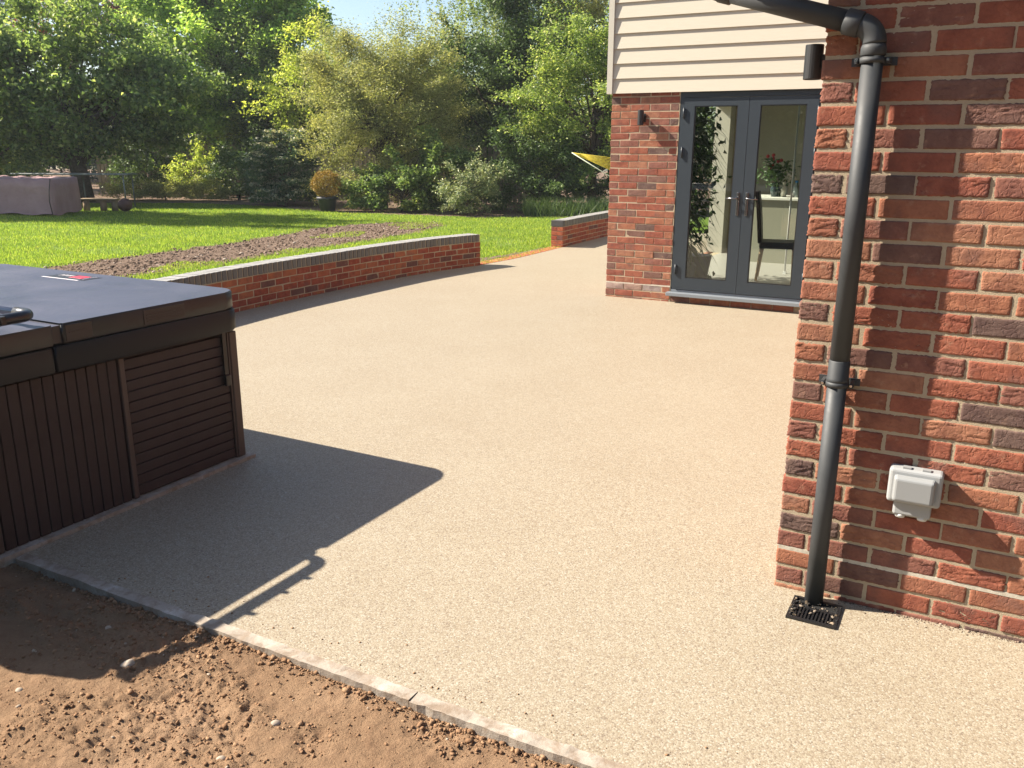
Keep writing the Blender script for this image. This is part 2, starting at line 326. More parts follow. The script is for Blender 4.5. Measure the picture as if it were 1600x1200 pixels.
# ------------------------------------------------------------------ low garden walls: centre-lines (inner face)
def spline(pts, step):
    P = [np.array(p, float) for p in pts]; out = []
    P = [2*P[0]-P[1]]+P+[2*P[-1]-P[-2]]
    for i in range(1, len(P)-2):
        for q in np.linspace(0, 1, 60, endpoint=False):
            out.append(.5*((2*P[i])+(-P[i-1]+P[i+1])*q+(2*P[i-1]-5*P[i]+4*P[i+1]-P[i+2])*q*q+(-P[i-1]+3*P[i]-3*P[i+1]+P[i+2])*q**3))
    out.append(P[-2]); out = np.array(out); d = np.r_[0, np.cumsum(np.hypot(*np.diff(out, axis=0).T))]
    return out, d
class Curve:
    def __init__(s, pts): s.P, s.D = spline(pts, 0); s.len = s.D[-1]
    def at(s, q):
        x = np.interp(q, s.D, s.P[:, 0]); y = np.interp(q, s.D, s.P[:, 1]); h = .03
        tx = np.interp(q+h, s.D, s.P[:, 0])-np.interp(q-h, s.D, s.P[:, 0]); ty = np.interp(q+h, s.D, s.P[:, 1])-np.interp(q-h, s.D, s.P[:, 1])
        m = math.hypot(tx, ty); return (x, y), (tx/m, ty/m)
W1 = Curve([(-4.0, 5.0), (-3.75, 6.3), (-3.33, 7.7), (-2.85, 8.86), (-2.28, 9.93), (-1.62, 11.08), (-1.02, 11.93), (-.47, 12.54)])
EDG = Curve([(-.47, 12.56), (.02, 13.3), (.45, 14.1), (.86, 14.9)])
W2 = Curve([(.86, 14.9), (1.32, 15.85), (1.86, 16.9), (2.55, 18.1)])

# ------------------------------------------------------------------ setting: ground sheets
def sheet(name, poly, z, m, label=None):
    b = MB(); vs = [b.b.verts.new((p[0], p[1], 0)) for p in poly]; f = b.b.faces.new(vs); f.normal_update()
    if f.normal.z < 0: f.normal_flip()
    me = bpy.data.meshes.new(name); b.b.to_mesh(me); b.b.free(); me.materials.append(m)
    o = link(name, me, loc=(0, 0, z)); o['kind'] = 'structure'; return o
sheet('ground', [(-70, -50), (70, -50), (70, 72), (-70, 72)], -.30, M_bed)
nk = -1.265
lawn_poly = [L(-50, nk-.02), L(28, nk-.02), L(28, 50), L(-50, 50)]
sheet('lawn', [(p.x, p.y) for p in lawn_poly], -.012, M_lawn)
pp = [L(3.5, nk-.003), L(-4.6, nk-.003)]; poly = [(p.x, p.y) for p in pp]+[(-4.6, 4.7)]
for c_ in (W1, EDG, W2):
    for q in np.linspace(0, c_.len, 24): poly.append((c_.at(q)[0][0]-.0, c_.at(q)[0][1]))
p = L(1.5, NF+8.5); poly += [(p.x, p.y)]; p = L(3.5, NF+8.5); poly += [(p.x, p.y)]
bm_ = MB(); vs = [bm_.b.verts.new((x, y, 0)) for x, y in poly]; fc = bm_.b.faces.new(vs); fc.normal_update()
if fc.normal.z < 0: fc.normal_flip()
bmesh.ops.triangulate(bm_.b, faces=[fc]); me = bpy.data.meshes.new('patio'); bm_.b.to_mesh(me); bm_.b.free(); me.materials.append(M_patio)
patio = link('patio', me); patio['kind'] = 'structure'

# soil strips in the lawn (irregular edges)
def ragged(poly, amp, n=8):
    out = []
    for i in range(len(poly)):
        a_, b_ = np.array(poly[i]), np.array(poly[(i+1) % len(poly)])
        for q in np.linspace(0, 1, n, endpoint=False): out.append(tuple(a_*(1-q)+b_*q+rng.normal(0, amp, 2)))
    return out
STRIP = [(-6.9, 11.2), (-6.5, 12.4), (-6.0, 13.4), (-5.2, 15.0), (-4.5, 16.8), (-4.2, 18.2), (-3.4, 19.3), (-2.4, 19.9), (-1.5, 19.6), (-1.7, 18.4), (-2.0, 17.3), (-2.6, 16.0), (-3.2, 14.9), (-3.9, 13.6), (-4.3, 12.6), (-5.1, 11.2), (-5.5, 10.2)]
STRIP2 = [(-1.0, 12.75), (-.6, 13.35), (-.05, 13.9), (.5, 14.85), (.62, 14.8), (.1, 13.9), (-.45, 13.0)]
sheet('soil_strip', ragged(STRIP, .09), -.006, M_bed)
sheet('soil_strip', ragged(STRIP2, .04, 5), -.006, M_bed)
BED = [(-30, 24.5), (-15, 25.5), (-9.5, 26.2), (-7.2, 25.0), (-5.6, 23.6), (-4.2, 22.6), (-1, 21.3), (2, 21.6), (6, 21.8), (30, 24), (30, 60), (-30, 60)]
sheet('planting_bed', ragged(BED, .12, 10), -.006, M_bed)

def inside(P, poly):
    x, y = P[:, 0], P[:, 1]; r = np.zeros(len(P), bool); n = len(poly)
    for i in range(n):
        x0, y0 = poly[i]; x1, y1 = poly[(i+1) % n]
        c_ = ((y0 > y) != (y1 > y)) & (x < (x1-x0)*(y-y0)/(y1-y0+1e-12)+x0); r ^= c_
    return r
# grass blades
def blades(name, N, fn, h, wd, m, lean=.5, z=-.012):
    P = fn(N); N = len(P)
    H = h*rng.uniform(.5, 1.3, N); a_ = rng.uniform(0, 2*np.pi, N); dx, dy = np.cos(a_), np.sin(a_)
    b_ = rng.uniform(0, 2*np.pi, N); ln = rng.uniform(0, lean, N)*H
    base = np.c_[P, np.full(N, z)]
    v0 = base+np.c_[dx*wd, dy*wd, np.zeros(N)]; v1 = base-np.c_[dx*wd, dy*wd, np.zeros(N)]
    v2 = base+np.c_[np.cos(b_)*ln, np.sin(b_)*ln, H]
    V = np.stack([v0, v1, v2], 1).reshape(-1, 3); Fc = np.arange(3*N).reshape(-1, 3)
    o = link(name, npmesh(name, V, Fc, m)); o['kind'] = 'stuff'; return o
patio_poly = poly
def fbm(x, y, scale, octaves=5, seed=0, gain=.5):
    """fractal value noise, 0..1, feature size = 1/scale"""
    tot = np.zeros(len(x)); am = 1.; nrm_ = 0.; fx_ = scale
    for o_ in range(octaves):
        T = np.random.default_rng(seed*17+o_).uniform(0, 1, (256, 256)); X_ = x*fx_+31.7*o_; Y_ = y*fx_+11.3*o_
        xi, yi = np.floor(X_).astype(int), np.floor(Y_).astype(int); u_, v_ = X_-xi, Y_-yi; u_ = u_*u_*(3-2*u_); v_ = v_*v_*(3-2*v_)
        g_ = lambda i, j: T[(xi+i) % 256, (yi+j) % 256]
        tot += am*((g_(0, 0)*(1-u_)+g_(1, 0)*u_)*(1-v_)+(g_(0, 1)*(1-u_)+g_(1, 1)*u_)*v_); nrm_ += am; am *= gain; fx_ *= 2.03
    return tot/nrm_
def vnoise(P, s, seed=0):
    """cheap smooth 2-D noise 0..1"""
    r_ = np.random.default_rng(seed); out = np.zeros(len(P))
    for k in range(6):
        d = r_.normal(0, 1, 2)*s*(1+.6*k); out += np.sin(P@d+r_.uniform(0, 6.28))/(1+.5*k)
    return .5+.25*out
def lawnpts(N):
    y = 9+np.sqrt(rng.uniform(0, 1, N))*0+rng.uniform(0, 1, N)**1.35*17.0; x = (rng.uniform(-.66, .16, N))*y*1.06
    P = np.c_[x, y]
    k = ~inside(P, patio_poly) & ~(inside(P, STRIP2) & (rng.uniform(0, 1, N) < .8))
    ins = inside(P+rng.normal(0, .10, P.shape), STRIP)
    gr_ = fbm(P[:, 0], P[:, 1], .9, 3, 5); k &= ~(ins & (gr_ < .64)); k &= ~((fbm(P[:, 0], P[:, 1], 1.3, 3, 8) > .70) & (rng.uniform(0, 1, N) < .6)); k &= ~(inside(P, BED) & (rng.uniform(0, 1, N) < .93))
    return P[k]
g = blades('grass', 330000, lawnpts, .038, .006, LM['grass'])
g['label'] = 'short bright green lawn grass'; 
def wallgrass(N):
    q = rng.uniform(2.2, W1.len, N); P = np.array([W1.at(a_)[0] for a_ in q]); T = np.array([W1.at(a_)[1] for a_ in q])
    off = .26+rng.exponential(.22, N)
    P = P+np.c_[-T[:, 1], T[:, 0]]*off[:, None]; k = vnoise(P, 3, 5) > .38
    return P[k]
blades('grass', 14000, wallgrass, .085, .006, LM['grass'], .8)

def on_strip(N):
    P = np.c_[rng.uniform(-7, -.7, N*3), rng.uniform(10, 20, N*3)]; k = inside(P+rng.normal(0, .12, P.shape), STRIP) & ~inside(P, patio_poly); P = P[k][:N]
    return np.c_[P, np.full(len(P), -.004)], 0, 0
# kerb: concrete edging lengths (parts of one edging run)
kerb = empty('kerb', L(0, nk-.026), ROT); kerb['kind'] = 'structure'
for i, (a_, b_) in enumerate([(-2.84, -1.755), (-1.752, -.84), (-.837, .075), (.078, .99), (.993, 1.9), (1.903, 2.8)]):
    m = MB(); m.box(a_, b_, -.026, .024, -.16, .006+.002*(i % 2)); bmesh.ops.subdivide_edges(m.b, edges=[x for x in m.b.edges if abs(x.verts[0].co.x-x.verts[1].co.x) > .3], cuts=30)
    for v in m.b.verts: v.co.y += rng.normal(0, .0016); v.co.z += rng.normal(0, .0012)
    m.build('edging_block', M_kerb, kerb)
# dirt with ruts and heaps
def dirt_h(u, n):
    u = np.asarray(u, float); n = np.asarray(n, float); d = (nk-.05)-n
    big = fbm(u, n, 1.3, 3, 1)-.5; mid = fbm(u, n*1.35, 5, 3, 2)-.5; fine = fbm(u, n, 26, 4, 3, .6)-.5
    cl_ = fbm(u*.8, n*1.6, 3.6, 3, 4); lumpy = np.clip((cl_-.50)*7, 0, 1)           # broken, crumbly areas
    lump = np.abs(fbm(u, n, 30, 3, 5, .6)-.5)
    foot = 1-np.clip(np.abs(fbm(u*.7, n*1.5, 3.2, 2, 6)-.5)*9, 0, 1)
    h = -.008+.050*big+.022*mid+(.011+.020*lumpy)*fine-.030*lumpy*lump+.010*lumpy-.020*foot*lumpy
    tread = np.exp(-((u+1.45)**2/.03+(n+2.15)**2/.012)); h += tread*.0035*np.sin((u*.8+n)*230)
    h -= .022*np.exp(-((u+2.45)**2/.18+d**2/.006))
    return np.minimum(h-.006*np.exp(-d/.02), -.004+.35*np.clip(d, 0, .25))
nu, nn = 760, 420
uu = np.linspace(-4.6, 1.6, nu); nnn = nk-.045-(np.linspace(0, 1, nn)**1.15)*2.5
UU, NN = np.meshgrid(uu, nnn); Hh = dirt_h(UU.ravel(), NN.ravel())
def toW(u, n, z): return np.c_[P0.x+Uv.x*u+Nv.x*n, P0.y+Uv.y*u+Nv.y*n, z]
V = toW(UU.ravel(), NN.ravel(), Hh); idx = np.arange(nu*nn).reshape(nn, nu)
Fc = np.stack([idx[:-1, :-1], idx[1:, :-1], idx[1:, 1:], idx[:-1, 1:]], -1).reshape(-1, 4)
soil = link('soil', npmesh('soil', V, Fc, M_dirt, True)); soil['kind'] = 'structure'
sheet('soil', [tuple(L(-30, nk-.06))[:2], tuple(L(20, nk-.06))[:2], tuple(L(20, -40))[:2], tuple(L(-30, -40))[:2]], -.16, M_dirt)
# clods and pebbles on the dirt, joined
def clods(name, N, smin, smax, fn, m, flat=.7):
    bm0 = bmesh.new(); bmesh.ops.create_icosphere(bm0, subdivisions=1, radius=1); V0 = np.array([v.co[:] for v in bm0.verts]); F0 = np.array([[v.index for v in f.verts] for f in bm0.faces]); bm0.free()
    P, u_, n_ = fn(N); N = len(P); s = smin*(smax/smin)**(rng.uniform(0, 1, N)**3.0)
    V = V0[None]*rng.uniform(.55, 1.4, (N, len(V0), 1))*(s[:, None, None]*rng.uniform(.7, 1.2, (N, 1, 3))*np.array([1, 1, flat]))
    V = V+P[:, None, :]; Fc = F0[None]+(np.arange(N)*len(V0))[:, None, None]
    o = link(name, npmesh(name, V.reshape(-1, 3), Fc.reshape(-1, 3), m, False)); o['kind'] = 'stuff'; return o
def on_dirt(N):
    u_ = rng.uniform(-4.2, 1.0, N*2); n_ = nk-.05-rng.uniform(0, 1, N*2)**1.6*2.0
    k = (fbm(u_*.8, n_*1.6, 3.6, 3, 4) > .52) | (rng.uniform(0, 1, N*2) < .12); u_, n_ = u_[k][:N], n_[k][:N]
    return toW(u_, n_, dirt_h(u_, n_)+.001), u_, n_
clods('soil_clods', 9000, .006, .035, on_strip, M_strip)
clods('soil_clods', 30000, .0013, .0095, on_dirt, M_clod)
def crumbs(N):
    u_ = rng.uniform(-2.6, 1.4, N); n_ = nk+.03+rng.exponential(.07, N); return toW(u_, n_, np.full(N, .001)), u_, n_
clods('soil_crumbs', 420, .0012, .0055, crumbs, M_clod)
def wallfoot(N):
    u_ = rng.uniform(.25, 1.3, N); n_ = -.004-rng.exponential(.012, N); return toW(u_, n_, np.full(N, .001)), u_, n_
clods('wall_grit', 420, .0015, .006, wallfoot, M_strip)
def kerbside(N):
    u_ = rng.uniform(-2.7, 1.2, N); n_ = nk-.055-rng.exponential(.02, N); return toW(u_, n_, dirt_h(u_, n_)+.004), u_, n_
clods('kerb_rubble', 1500, .0025, .012, kerbside, M_clod)
for (u_, n_, s, lab) in ((-1.778, -1.598, .021, 'largest pale rounded stone half buried in the dirt near the shadow edge'),
                         (-2.027, -1.487, .011, 'small pale stone in the shaded dirt beside the hot tub'),
                         (-1.968, -1.859, .011, 'small pale stone at the left edge of the sunlit dirt'),
                         (-1.144, -1.582, .014, 'long pale flat stone in the dirt below the kerb'),
                         (-1.17, -1.774, .013, 'knobbly stone lowest in the picture, near the bottom edge of the dirt')):
    z = float(dirt_h(np.array([u_]), np.array([n_]))[0]); m = MB(); m.ball((0, 0, 0), s, (1.3, .95, .75), 3)
    for v in m.b.verts: v.co *= 1+.12*math.sin(v.co.x*160+u_*9)*math.cos(v.co.y*130)
    o = m.build('stone', M_stone, loc=L(u_, n_, z-.003), rot=(0, 0, u_*5)); props(o, lab, 'stone', 'loose stones in the dirt')

# ------------------------------------------------------------------ bricks
def rugged_brick(Lb, Hb, D, seed, nx=30, nz=13, amp=.0035):
    """front face at y=0 looking to -y, ragged; body goes to +y"""
    r_ = np.random.default_rng(seed); V = []; 
    xs = np.r_[-Lb/2, np.linspace(-Lb/2+.0035, Lb/2-.0035, nx-1), Lb/2]; zs = np.r_[-Hb/2, np.linspace(-Hb/2+.003, Hb/2-.003, nz-1), Hb/2]
    ph = r_.uniform(0, 6.28, 8); k = r_.normal(0, 1, (8, 2))*np.array([45, 85])
    rough = r_.choice([.25, .5, .9, 1.3]); 
    cr_ = [(r_.uniform(-Lb/2, Lb/2), r_.uniform(-Hb/2, Hb/2), r_.uniform(-.6, .6), r_.uniform(.012, .05), r_.uniform(30, 90), r_.uniform(0, 6)) for _ in range(int(2+4*rough))]
    def disp(x, z):
        d_ = sum(math.sin(k[i, 0]*x*.6+k[i, 1]*z*.5+ph[i]) for i in range(8))/8*.0011
        for cx, cz, sl, ln_, fq, p_ in cr_:      # folds left by the moulding
            u_ = (x-cx)*math.cos(sl)+(z-cz)*math.sin(sl); v_ = -(x-cx)*math.sin(sl)+(z-cz)*math.cos(sl)-.004*math.sin(u_*fq+p_)
            if abs(u_) < ln_: d_ += .0034*rough*math.exp(-(v_/.0022)**2)*(1-(u_/ln_)**2)-.0012*rough*math.exp(-((v_-.006)/.004)**2)
        return d_
    for j, z in enumerate(zs):
        for i, x in enumerate(xs):
            ex = min(x+Lb/2, Lb/2-x); ez = min(z+Hb/2, Hb/2-z)
            rd = (.0022 if ex < .0005 else 0)+(.0018 if ez < .0005 else 0)+.0015*rough*math.exp(-min(ex, ez)/.004)*r_.uniform(0, 1)
            jx = (r_.normal(0, .0008) if 0 < i < nx else r_.normal(0, .0012)*rough); jz = r_.normal(0, .0007)*(1 if 0 < j < nz else 1.3*rough)
            V.append((x+jx, max(-.0035, min(.0022, disp(x, z)-.0012))+rd+r_.normal(0, .0003)*rough, z+jz))
    Fc = [(j*(nx+1)+i, j*(nx+1)+i+1, (j+1)*(nx+1)+i+1, (j+1)*(nx+1)+i) for j in range(nz) for i in range(nx)]
    # skirt back
    ring = [i for i in range(nx+1)]+[j*(nx+1)+nx for j in range(1, nz+1)]+[nz*(nx+1)+i for i in range(nx-1, -1, -1)]+[j*(nx+1) for j in range(nz-1, 0, -1)]
    b0 = len(V); V += [(V[i][0], D, V[i][2]) for i in ring]; n = len(ring)
    Fc += [(ring[q], b0+q, b0+(q+1) % n, ring[(q+1) % n]) for q in range(n)]
    return npmesh('brick', V, Fc, M_brick)
def plain_brick(Lb, Hb, D, seed, m, bev=.003):
    r_ = np.random.default_rng(abs(seed)); b = MB(); vs = b.box(-Lb/2, Lb/2, 0, D, -Hb/2, Hb/2)
    for v in vs: v.co += Vector(r_.normal(0, .0012, 3))
    bmesh.ops.bevel(b.b, geom=[e_ for e_ in b.b.edges if e_.verts[0].co.y < D/2 and e_.verts[1].co.y < D/2], offset=bev, segments=1, affect='EDGES')
    me = b.mesh('brick', m)
    return me
BFULL = [rugged_brick(.214, .0625, .09, 100+i) for i in range(14)]
BHALF = [rugged_brick(.1015, .0625, .09, 200+i, 15, 13) for i in range(8)]
PF = {k: [plain_brick(.215, .065, .09, 300+i, m) for i in range(6)] for k, m in (('far', M_brick), ('low', M_brick_low), ('white', M_white))}
PH = {k: [plain_brick(.1025, .065, .09, 400+i, m) for i in range(5)] for k, m in (('far', M_brick), ('low', M_brick_low), ('white', M_white))}
def cut_brick(Lb, m, seed, Hb=.065): return plain_brick(Lb, Hb, .09, seed, m)

house = empty('brick_house', L(0, 0), ROT, 'two-storey red brick house with cream cladding, glazed double doors and a near wing', 'house')
ZD = .17       # damp course height; bed joints at ZD + k*.075
def courses(k0, k1): return range(k0, k1)
rp_ = random.Random(5)
def lay(u0, u1, n0, k0, k1, fulls, halves, par, parity=0, cutm=None, umax_parts=None, white_row=None):
    """stretcher bond in the house frame"""
    for k in courses(k0, k1):
        zc = ZD+(k+.5)*.075-.0
        head = (k+parity) % 2 == 1
        x = u0; first = True
        while x < u1-.02:
            step = .1125 if (first and head) else .225; first = False
            ln = min(step, u1-x)
            if ln > .2: me = rp_.choice(fulls)
            elif .1 < ln < .12: me = rp_.choice(halves)
            else: me = cut_brick(ln-.01, cutm, int(x*1000)+k)
            if white_row is not None and k == white_row and ln > .1: me = rp_.choice(PF['white'] if ln > .2 else PH['white'])
            flip = ln > .2 and rp_.random() < .5
            o = link('brick', me, par, (x+(ln-.01)/2+.003*rp_.uniform(-1, 1), n0+rp_.uniform(-.0022, .0008), zc+rp_.uniform(-.001, .001)), (0, rp_.uniform(-.006, .006)+(math.pi if flip else 0), rp_.uniform(-.006, .006)))
            x += step
DU0, DU1 = UF+.775, UF+2.235
# near wing: mortar core and front bricks
TOPN = 29
core = MB(); core.box(.006, 3.3, .0013, .20, -.2, ZD+TOPN*.075-.003); core.box(.008, .20, .20, NF-.002, -.2, ZD+TOPN*.075-.003)
core.build('mortar', M_mortar, house)
lay(0, .95+.2, 0, -3, TOPN, BFULL, BHALF, house, 1, M_brick)
M_dpc = mat('pale_damp_course_mortar', (.50, .46, .38), .9); t = NT(M_dpc); n1 = t.noise(t.coord(), 30, 5, .7); t.base(t.ramp(n1.outputs[0], [(.3, (.36, .32, .25)), (.6, (.52, .48, .40))])); t.bump(n1.outputs[0], .5, .003)
bbox('damp_course', M_dpc, .004, 3.3, -.0012, .004, ZD-.008, ZD+.008, house)
bbox('damp_course', M_dpc, UF+.004, DU0-.004, NF-.001, NF+.004, ZD-.008, ZD+.008, house)
# outside the frame and on the unseen return: joined bricks
def joined_bricks(name, rects, m):
    V0 = np.array([(x, y, z) for x in (0, 1) for y in (0, 1) for z in (0, 1)], float); F0 = np.array(((0, 1, 3, 2), (4, 6, 7, 5), (0, 4, 5, 1), (2, 3, 7, 6), (0, 2, 6, 4), (1, 5, 7, 3)))
    A = np.array(rects); N = len(A); V = A[:, None, 0:3]+V0[None]*(A[:, None, 3:6]-A[:, None, 0:3]); Fc = F0[None]+(np.arange(N)*8)[:, None, None]
    o = link(name, npmesh(name, V.reshape(-1, 3), Fc.reshape(-1, 4), m), house); o['kind'] = 'stuff'; return o
rects = []
for k in range(-3, TOPN):
    z0 = ZD+k*.075+.005; head = (k+1) % 2 == 1
    x = 0 if not head else .1125
    while x < 1.15-.001: x += .225
    rects.append((1.15+.005, 0, z0, x-.01, .09, z0+.065)) if x-1.15 > .03 else None
    while x < 3.3-.1:
        rects.append((x, 0, z0, min(x+.215, 3.3), .09, z0+.065)); x += .225
    y = .1125 if not head else .225
    while y < NF-.12:
        rects.append((0, y, z0, .09, min(y+.215, NF-.005), z0+.065)); y += .225
joined_bricks('bricks', [r_ for r_ in rects if r_], M_brick)
# far wall left of the doors
DU0, DU1 = UF+.775, UF+2.235
core = MB(); core.box(UF+.004, DU0-.002, NF+.0025, NF+.2, -.2, 2.27); core.box(DU1+.002, -.002, NF+.009, NF+.2, -.2, 2.27)
core.box(DU0-.002, DU1+.002, NF+.012, NF+.2, -.2, .078); core.box(UF+.008, UF+.2, NF+.2, NF+.9, -.2, 2.27); core.box(UF+.008, UF+.2, NF+4.3, NF+7, -.2, 2.27); core.box(UF+.008, UF+.2, NF+.9, NF+4.3, -.2, .08)
core.build('mortar', M_mortar, house)
lay(UF, DU0-.004, NF, -3, 28, PF['far'], PH['far'], house, 1, M_brick, white_row=-1)
for i in range(7):    # course under the threshold
    link('brick', rp_.choice(PF['far']), house, (DU0+.1125+.225*i, NF+.004, .037), (0, 0, 0)) if DU0+.225*(i+1) < DU1+.05 else None
rects = []
for k in range(-3, 28):
    z0 = ZD+k*.075+.005; x = DU1+(.1125 if k % 2 else 0)
    while x < -.1: rects.append((x+.01, NF, z0, min(x+.225, -.003), NF+.09, z0+.065)); x += .225
    y = NF+(.1125 if k % 2 else .225)
    while y < NF+6.8:
        if not (NF+.8 < y < NF+4.2 and k >= -1): rects.append((UF, y, z0, UF+.09, y+.215, z0+.065))
        y += .225
joined_bricks('bricks', rects, M_brick)
# cladding: cream boards, each a plank
cl0 = 2.232; pitch_b = .152
lx = UF-.035
link('corner_trim', (lambda m: (m.box(lx-.012, lx+.05, NF-.052, NF+.03, cl0-.004, 5.2), m.mesh('corner_trim', M_trim))[1])(MB()), house)
def plank_mesh(a_, b_):
    m = MB(); vs = [m.b.verts.new(c) for c in ((a_, -.040, 0), (b_, -.040, 0), (b_, -.026, 0), (a_, -.026, 0), (a_, -.022, pitch_b+.012), (b_, -.022, pitch_b+.012), (b_, -.008, pitch_b+.012), (a_, -.008, pitch_b+.012))]
    for f in ((0, 1, 2, 3), (4, 7, 6, 5), (0, 4, 5, 1), (1, 5, 6, 2), (2, 6, 7, 3), (3, 7, 4, 0)): m.b.faces.new([vs[i] for i in f])
    return m.mesh('plank', M_clad)
pA, pB, pC = plank_mesh(lx+.05, UF+1.65), plank_mesh(UF+1.653, -.004), plank_mesh(lx+.05, -.004)
for i in range(19):
    z = cl0+i*pitch_b
    if i == 5 or i == 11:
        link('plank', pA, house, (0, NF, z)); link('plank', pB, house, (0, NF, z))
    else: link('plank', pC, house, (0, NF, z))
bk = MB(); bk.box(UF-.01, 3.3, NF+.0, NF+.2, 2.275, 5.2); bk.box(UF-.005, UF+.2, NF+.2, NF+7, 2.275, 5.2); bk.build('upper_wall', M_clad, house)
rf = MB(); vs = [rf.b.verts.new(c) for c in ((UF-.5, NF-.45, 5.15), (3.6, NF-.45, 5.15), (3.6, NF+3.6, 7.4), (UF-.5, NF+3.6, 7.4), (3.6, NF+7.6, 5.15), (UF-.5, NF+7.6, 5.15))]
rf.b.faces.new([vs[i] for i in (0, 1, 2, 3)]); rf.b.faces.new([vs[i] for i in (3, 2, 4, 5)]); rf.b.faces.new([vs[i] for i in (0, 3, 5)]); rf.b.faces.new([vs[i] for i in (1, 4, 2)]); rf.b.faces.new([vs[i] for i in (0, 5, 4, 1)])
rf.build('roof', M_rooft, house)
# near wing eaves box just above the frame (casts the shade on the upper wall)
bbox('eaves_box', M_trim, -.475, 3.3, -.21, -.002, 2.375, 2.53, house)
bbox('eaves_return', M_trim, -.475, -.004, .0, .22, 2.375, 2.53, house)
bbox('wing_roof', M_rooft, .0, 3.3, .0, NF-.06, ZD+TOPN*.075, ZD+TOPN*.075+.2, house)

# ------------------------------------------------------------------ doors
Z0, Z1 = .10, 2.232; dn = NF+.035
df = MB(); fw = .045
df.box(DU0, DU0+fw, dn-.03, dn+.06, Z0+.045, Z1); df.box(DU1-fw, DU1, dn-.03, dn+.06, Z0+.045, Z1); df.box(DU0+fw, DU1-fw, dn-.03, dn+.06, Z1-.055, Z1)
df.build('door_frame', M_door, house)
th = MB(); th.box(DU0-.03, DU1+.02, dn-.115, dn+.06, Z0-.022, Z0+.018); th.box(DU0, DU1, dn-.03, dn+.06, Z0+.018, Z0+.044); th.bevel(.004, 1)
th.build('threshold', M_sill, house)
mid = (DU0+DU1)/2-.0
def leaf(u0, u1, hinge_left):
    st = .112; z0, z1 = Z0+.05, Z1-.06; n0, n1 = dn-.04, dn+.025
    m = MB(); m.box(u0, u0+st, n0, n1, z0, z1); m.box(u1-st, u1, n0, n1, z0, z1); m.box(u0+st, u1-st, n0, n1, z0, z0+.128); m.box(u0+st, u1-st, n0, n1, z1-.082, z1)
    o = m.build('door', M_door, house)
    b = MB(); i0, i1, j0, j1 = u0+st, u1-st, z0+.128, z1-.082; q = .010
    b.box(i0, i0+q, n0+.006, n0+.02, j0, j1); b.box(i1-q, i1, n0+.006, n0+.02, j0, j1); b.box(i0+q, i1-q, n0+.006, n0+.02, j0, j0+q); b.box(i0+q, i1-q, n0+.006, n0+.02, j1-q, j1)
    b.build('glazing_bead', M_black, o)
    g_ = MB(); g_.box(i0+.001, i1-.001, n0+.016, n0+.019, j0+.001, j1-.001); g_.build('pane', M_glass, o)
    hx = u1-.045 if hinge_left else u0+.045; s = -1 if hinge_left else 1
    h = MB(); h.box(hx-.014, hx+.014, n0-.010, n0, .98, 1.22); h.bevel(.004, 2); h.build('handle_plate', M_hand, o)
    h = MB(); h.tube([(hx, n0-.008, 1.16), (hx, n0-.045, 1.16), (hx+s*.012, n0-.055, 1.16), (hx+s*.12, n0-.05, 1.155)], .0085, 10); h.build('handle', M_hand, o)
    for zz in (.37, 1.62, 2.02):
        x = u0 if hinge_left else u1
        h = MB(); h.tube([(x, n0-.012, zz-.055), (x, n0-.012, zz+.055)], .009, 10); h.box(x-.022, x+.022, n0-.008, n0, zz-.035, zz+.035); h.build('hinge', M_door, o)
leaf(DU0+fw+.003, mid-.002, True); leaf(mid+.002, DU1-fw-.003, False)
# ------------------------------------------------------------------ room behind the doors
rm = MB(); a0, a1, b0, b1 = UF+.2, 1.6, NF+.2, NF+4.6
rm.box(a0, a1, b0, b1+.1, .03, .08)
rm.build('room_floor', M_tile, house)
rm = MB(); rm.box(a0-.05, a0-.001, b0, b0+.69, .08, 2.5); rm.box(a0-.05, a0-.001, b0+4.1, b1, .08, 2.5); rm.box(a0, a1, b1, b1+.08, .08, 2.5); 
rm.box(a1, a1+.08, b0, b0+.4, .08, 2.5); rm.box(a1, a1+.08, b0+2.8, b1, .08, 2.5); rm.box(a1, a1+.08, b0+.4, b0+2.8, 2.3, 2.5)
rm.box(UF+2.75, UF+2.95, b0+2.4, b1, .08, 2.5)
rm.build('room_wall', M_plaster, house)
rv = MB(); rv.box(UF-.012, a0+.02, NF+.78, NF+1.03, .05, 2.27); rv.box(UF-.012, a0+.02, NF+4.17, NF+4.44, .05, 2.27); rv.build('side_reveal', M_trim, house)
rm = MB(); rm.box(a0, a1, b0, b0+.7, 2.5, 2.56); rm.box(a0, a1, b0+2.9, b1, 2.5, 2.56); rm.box(a0, a0+.9, b0+.7, b0+2.9, 2.5, 2.56); rm.build('ceiling', M_ceiling, house)

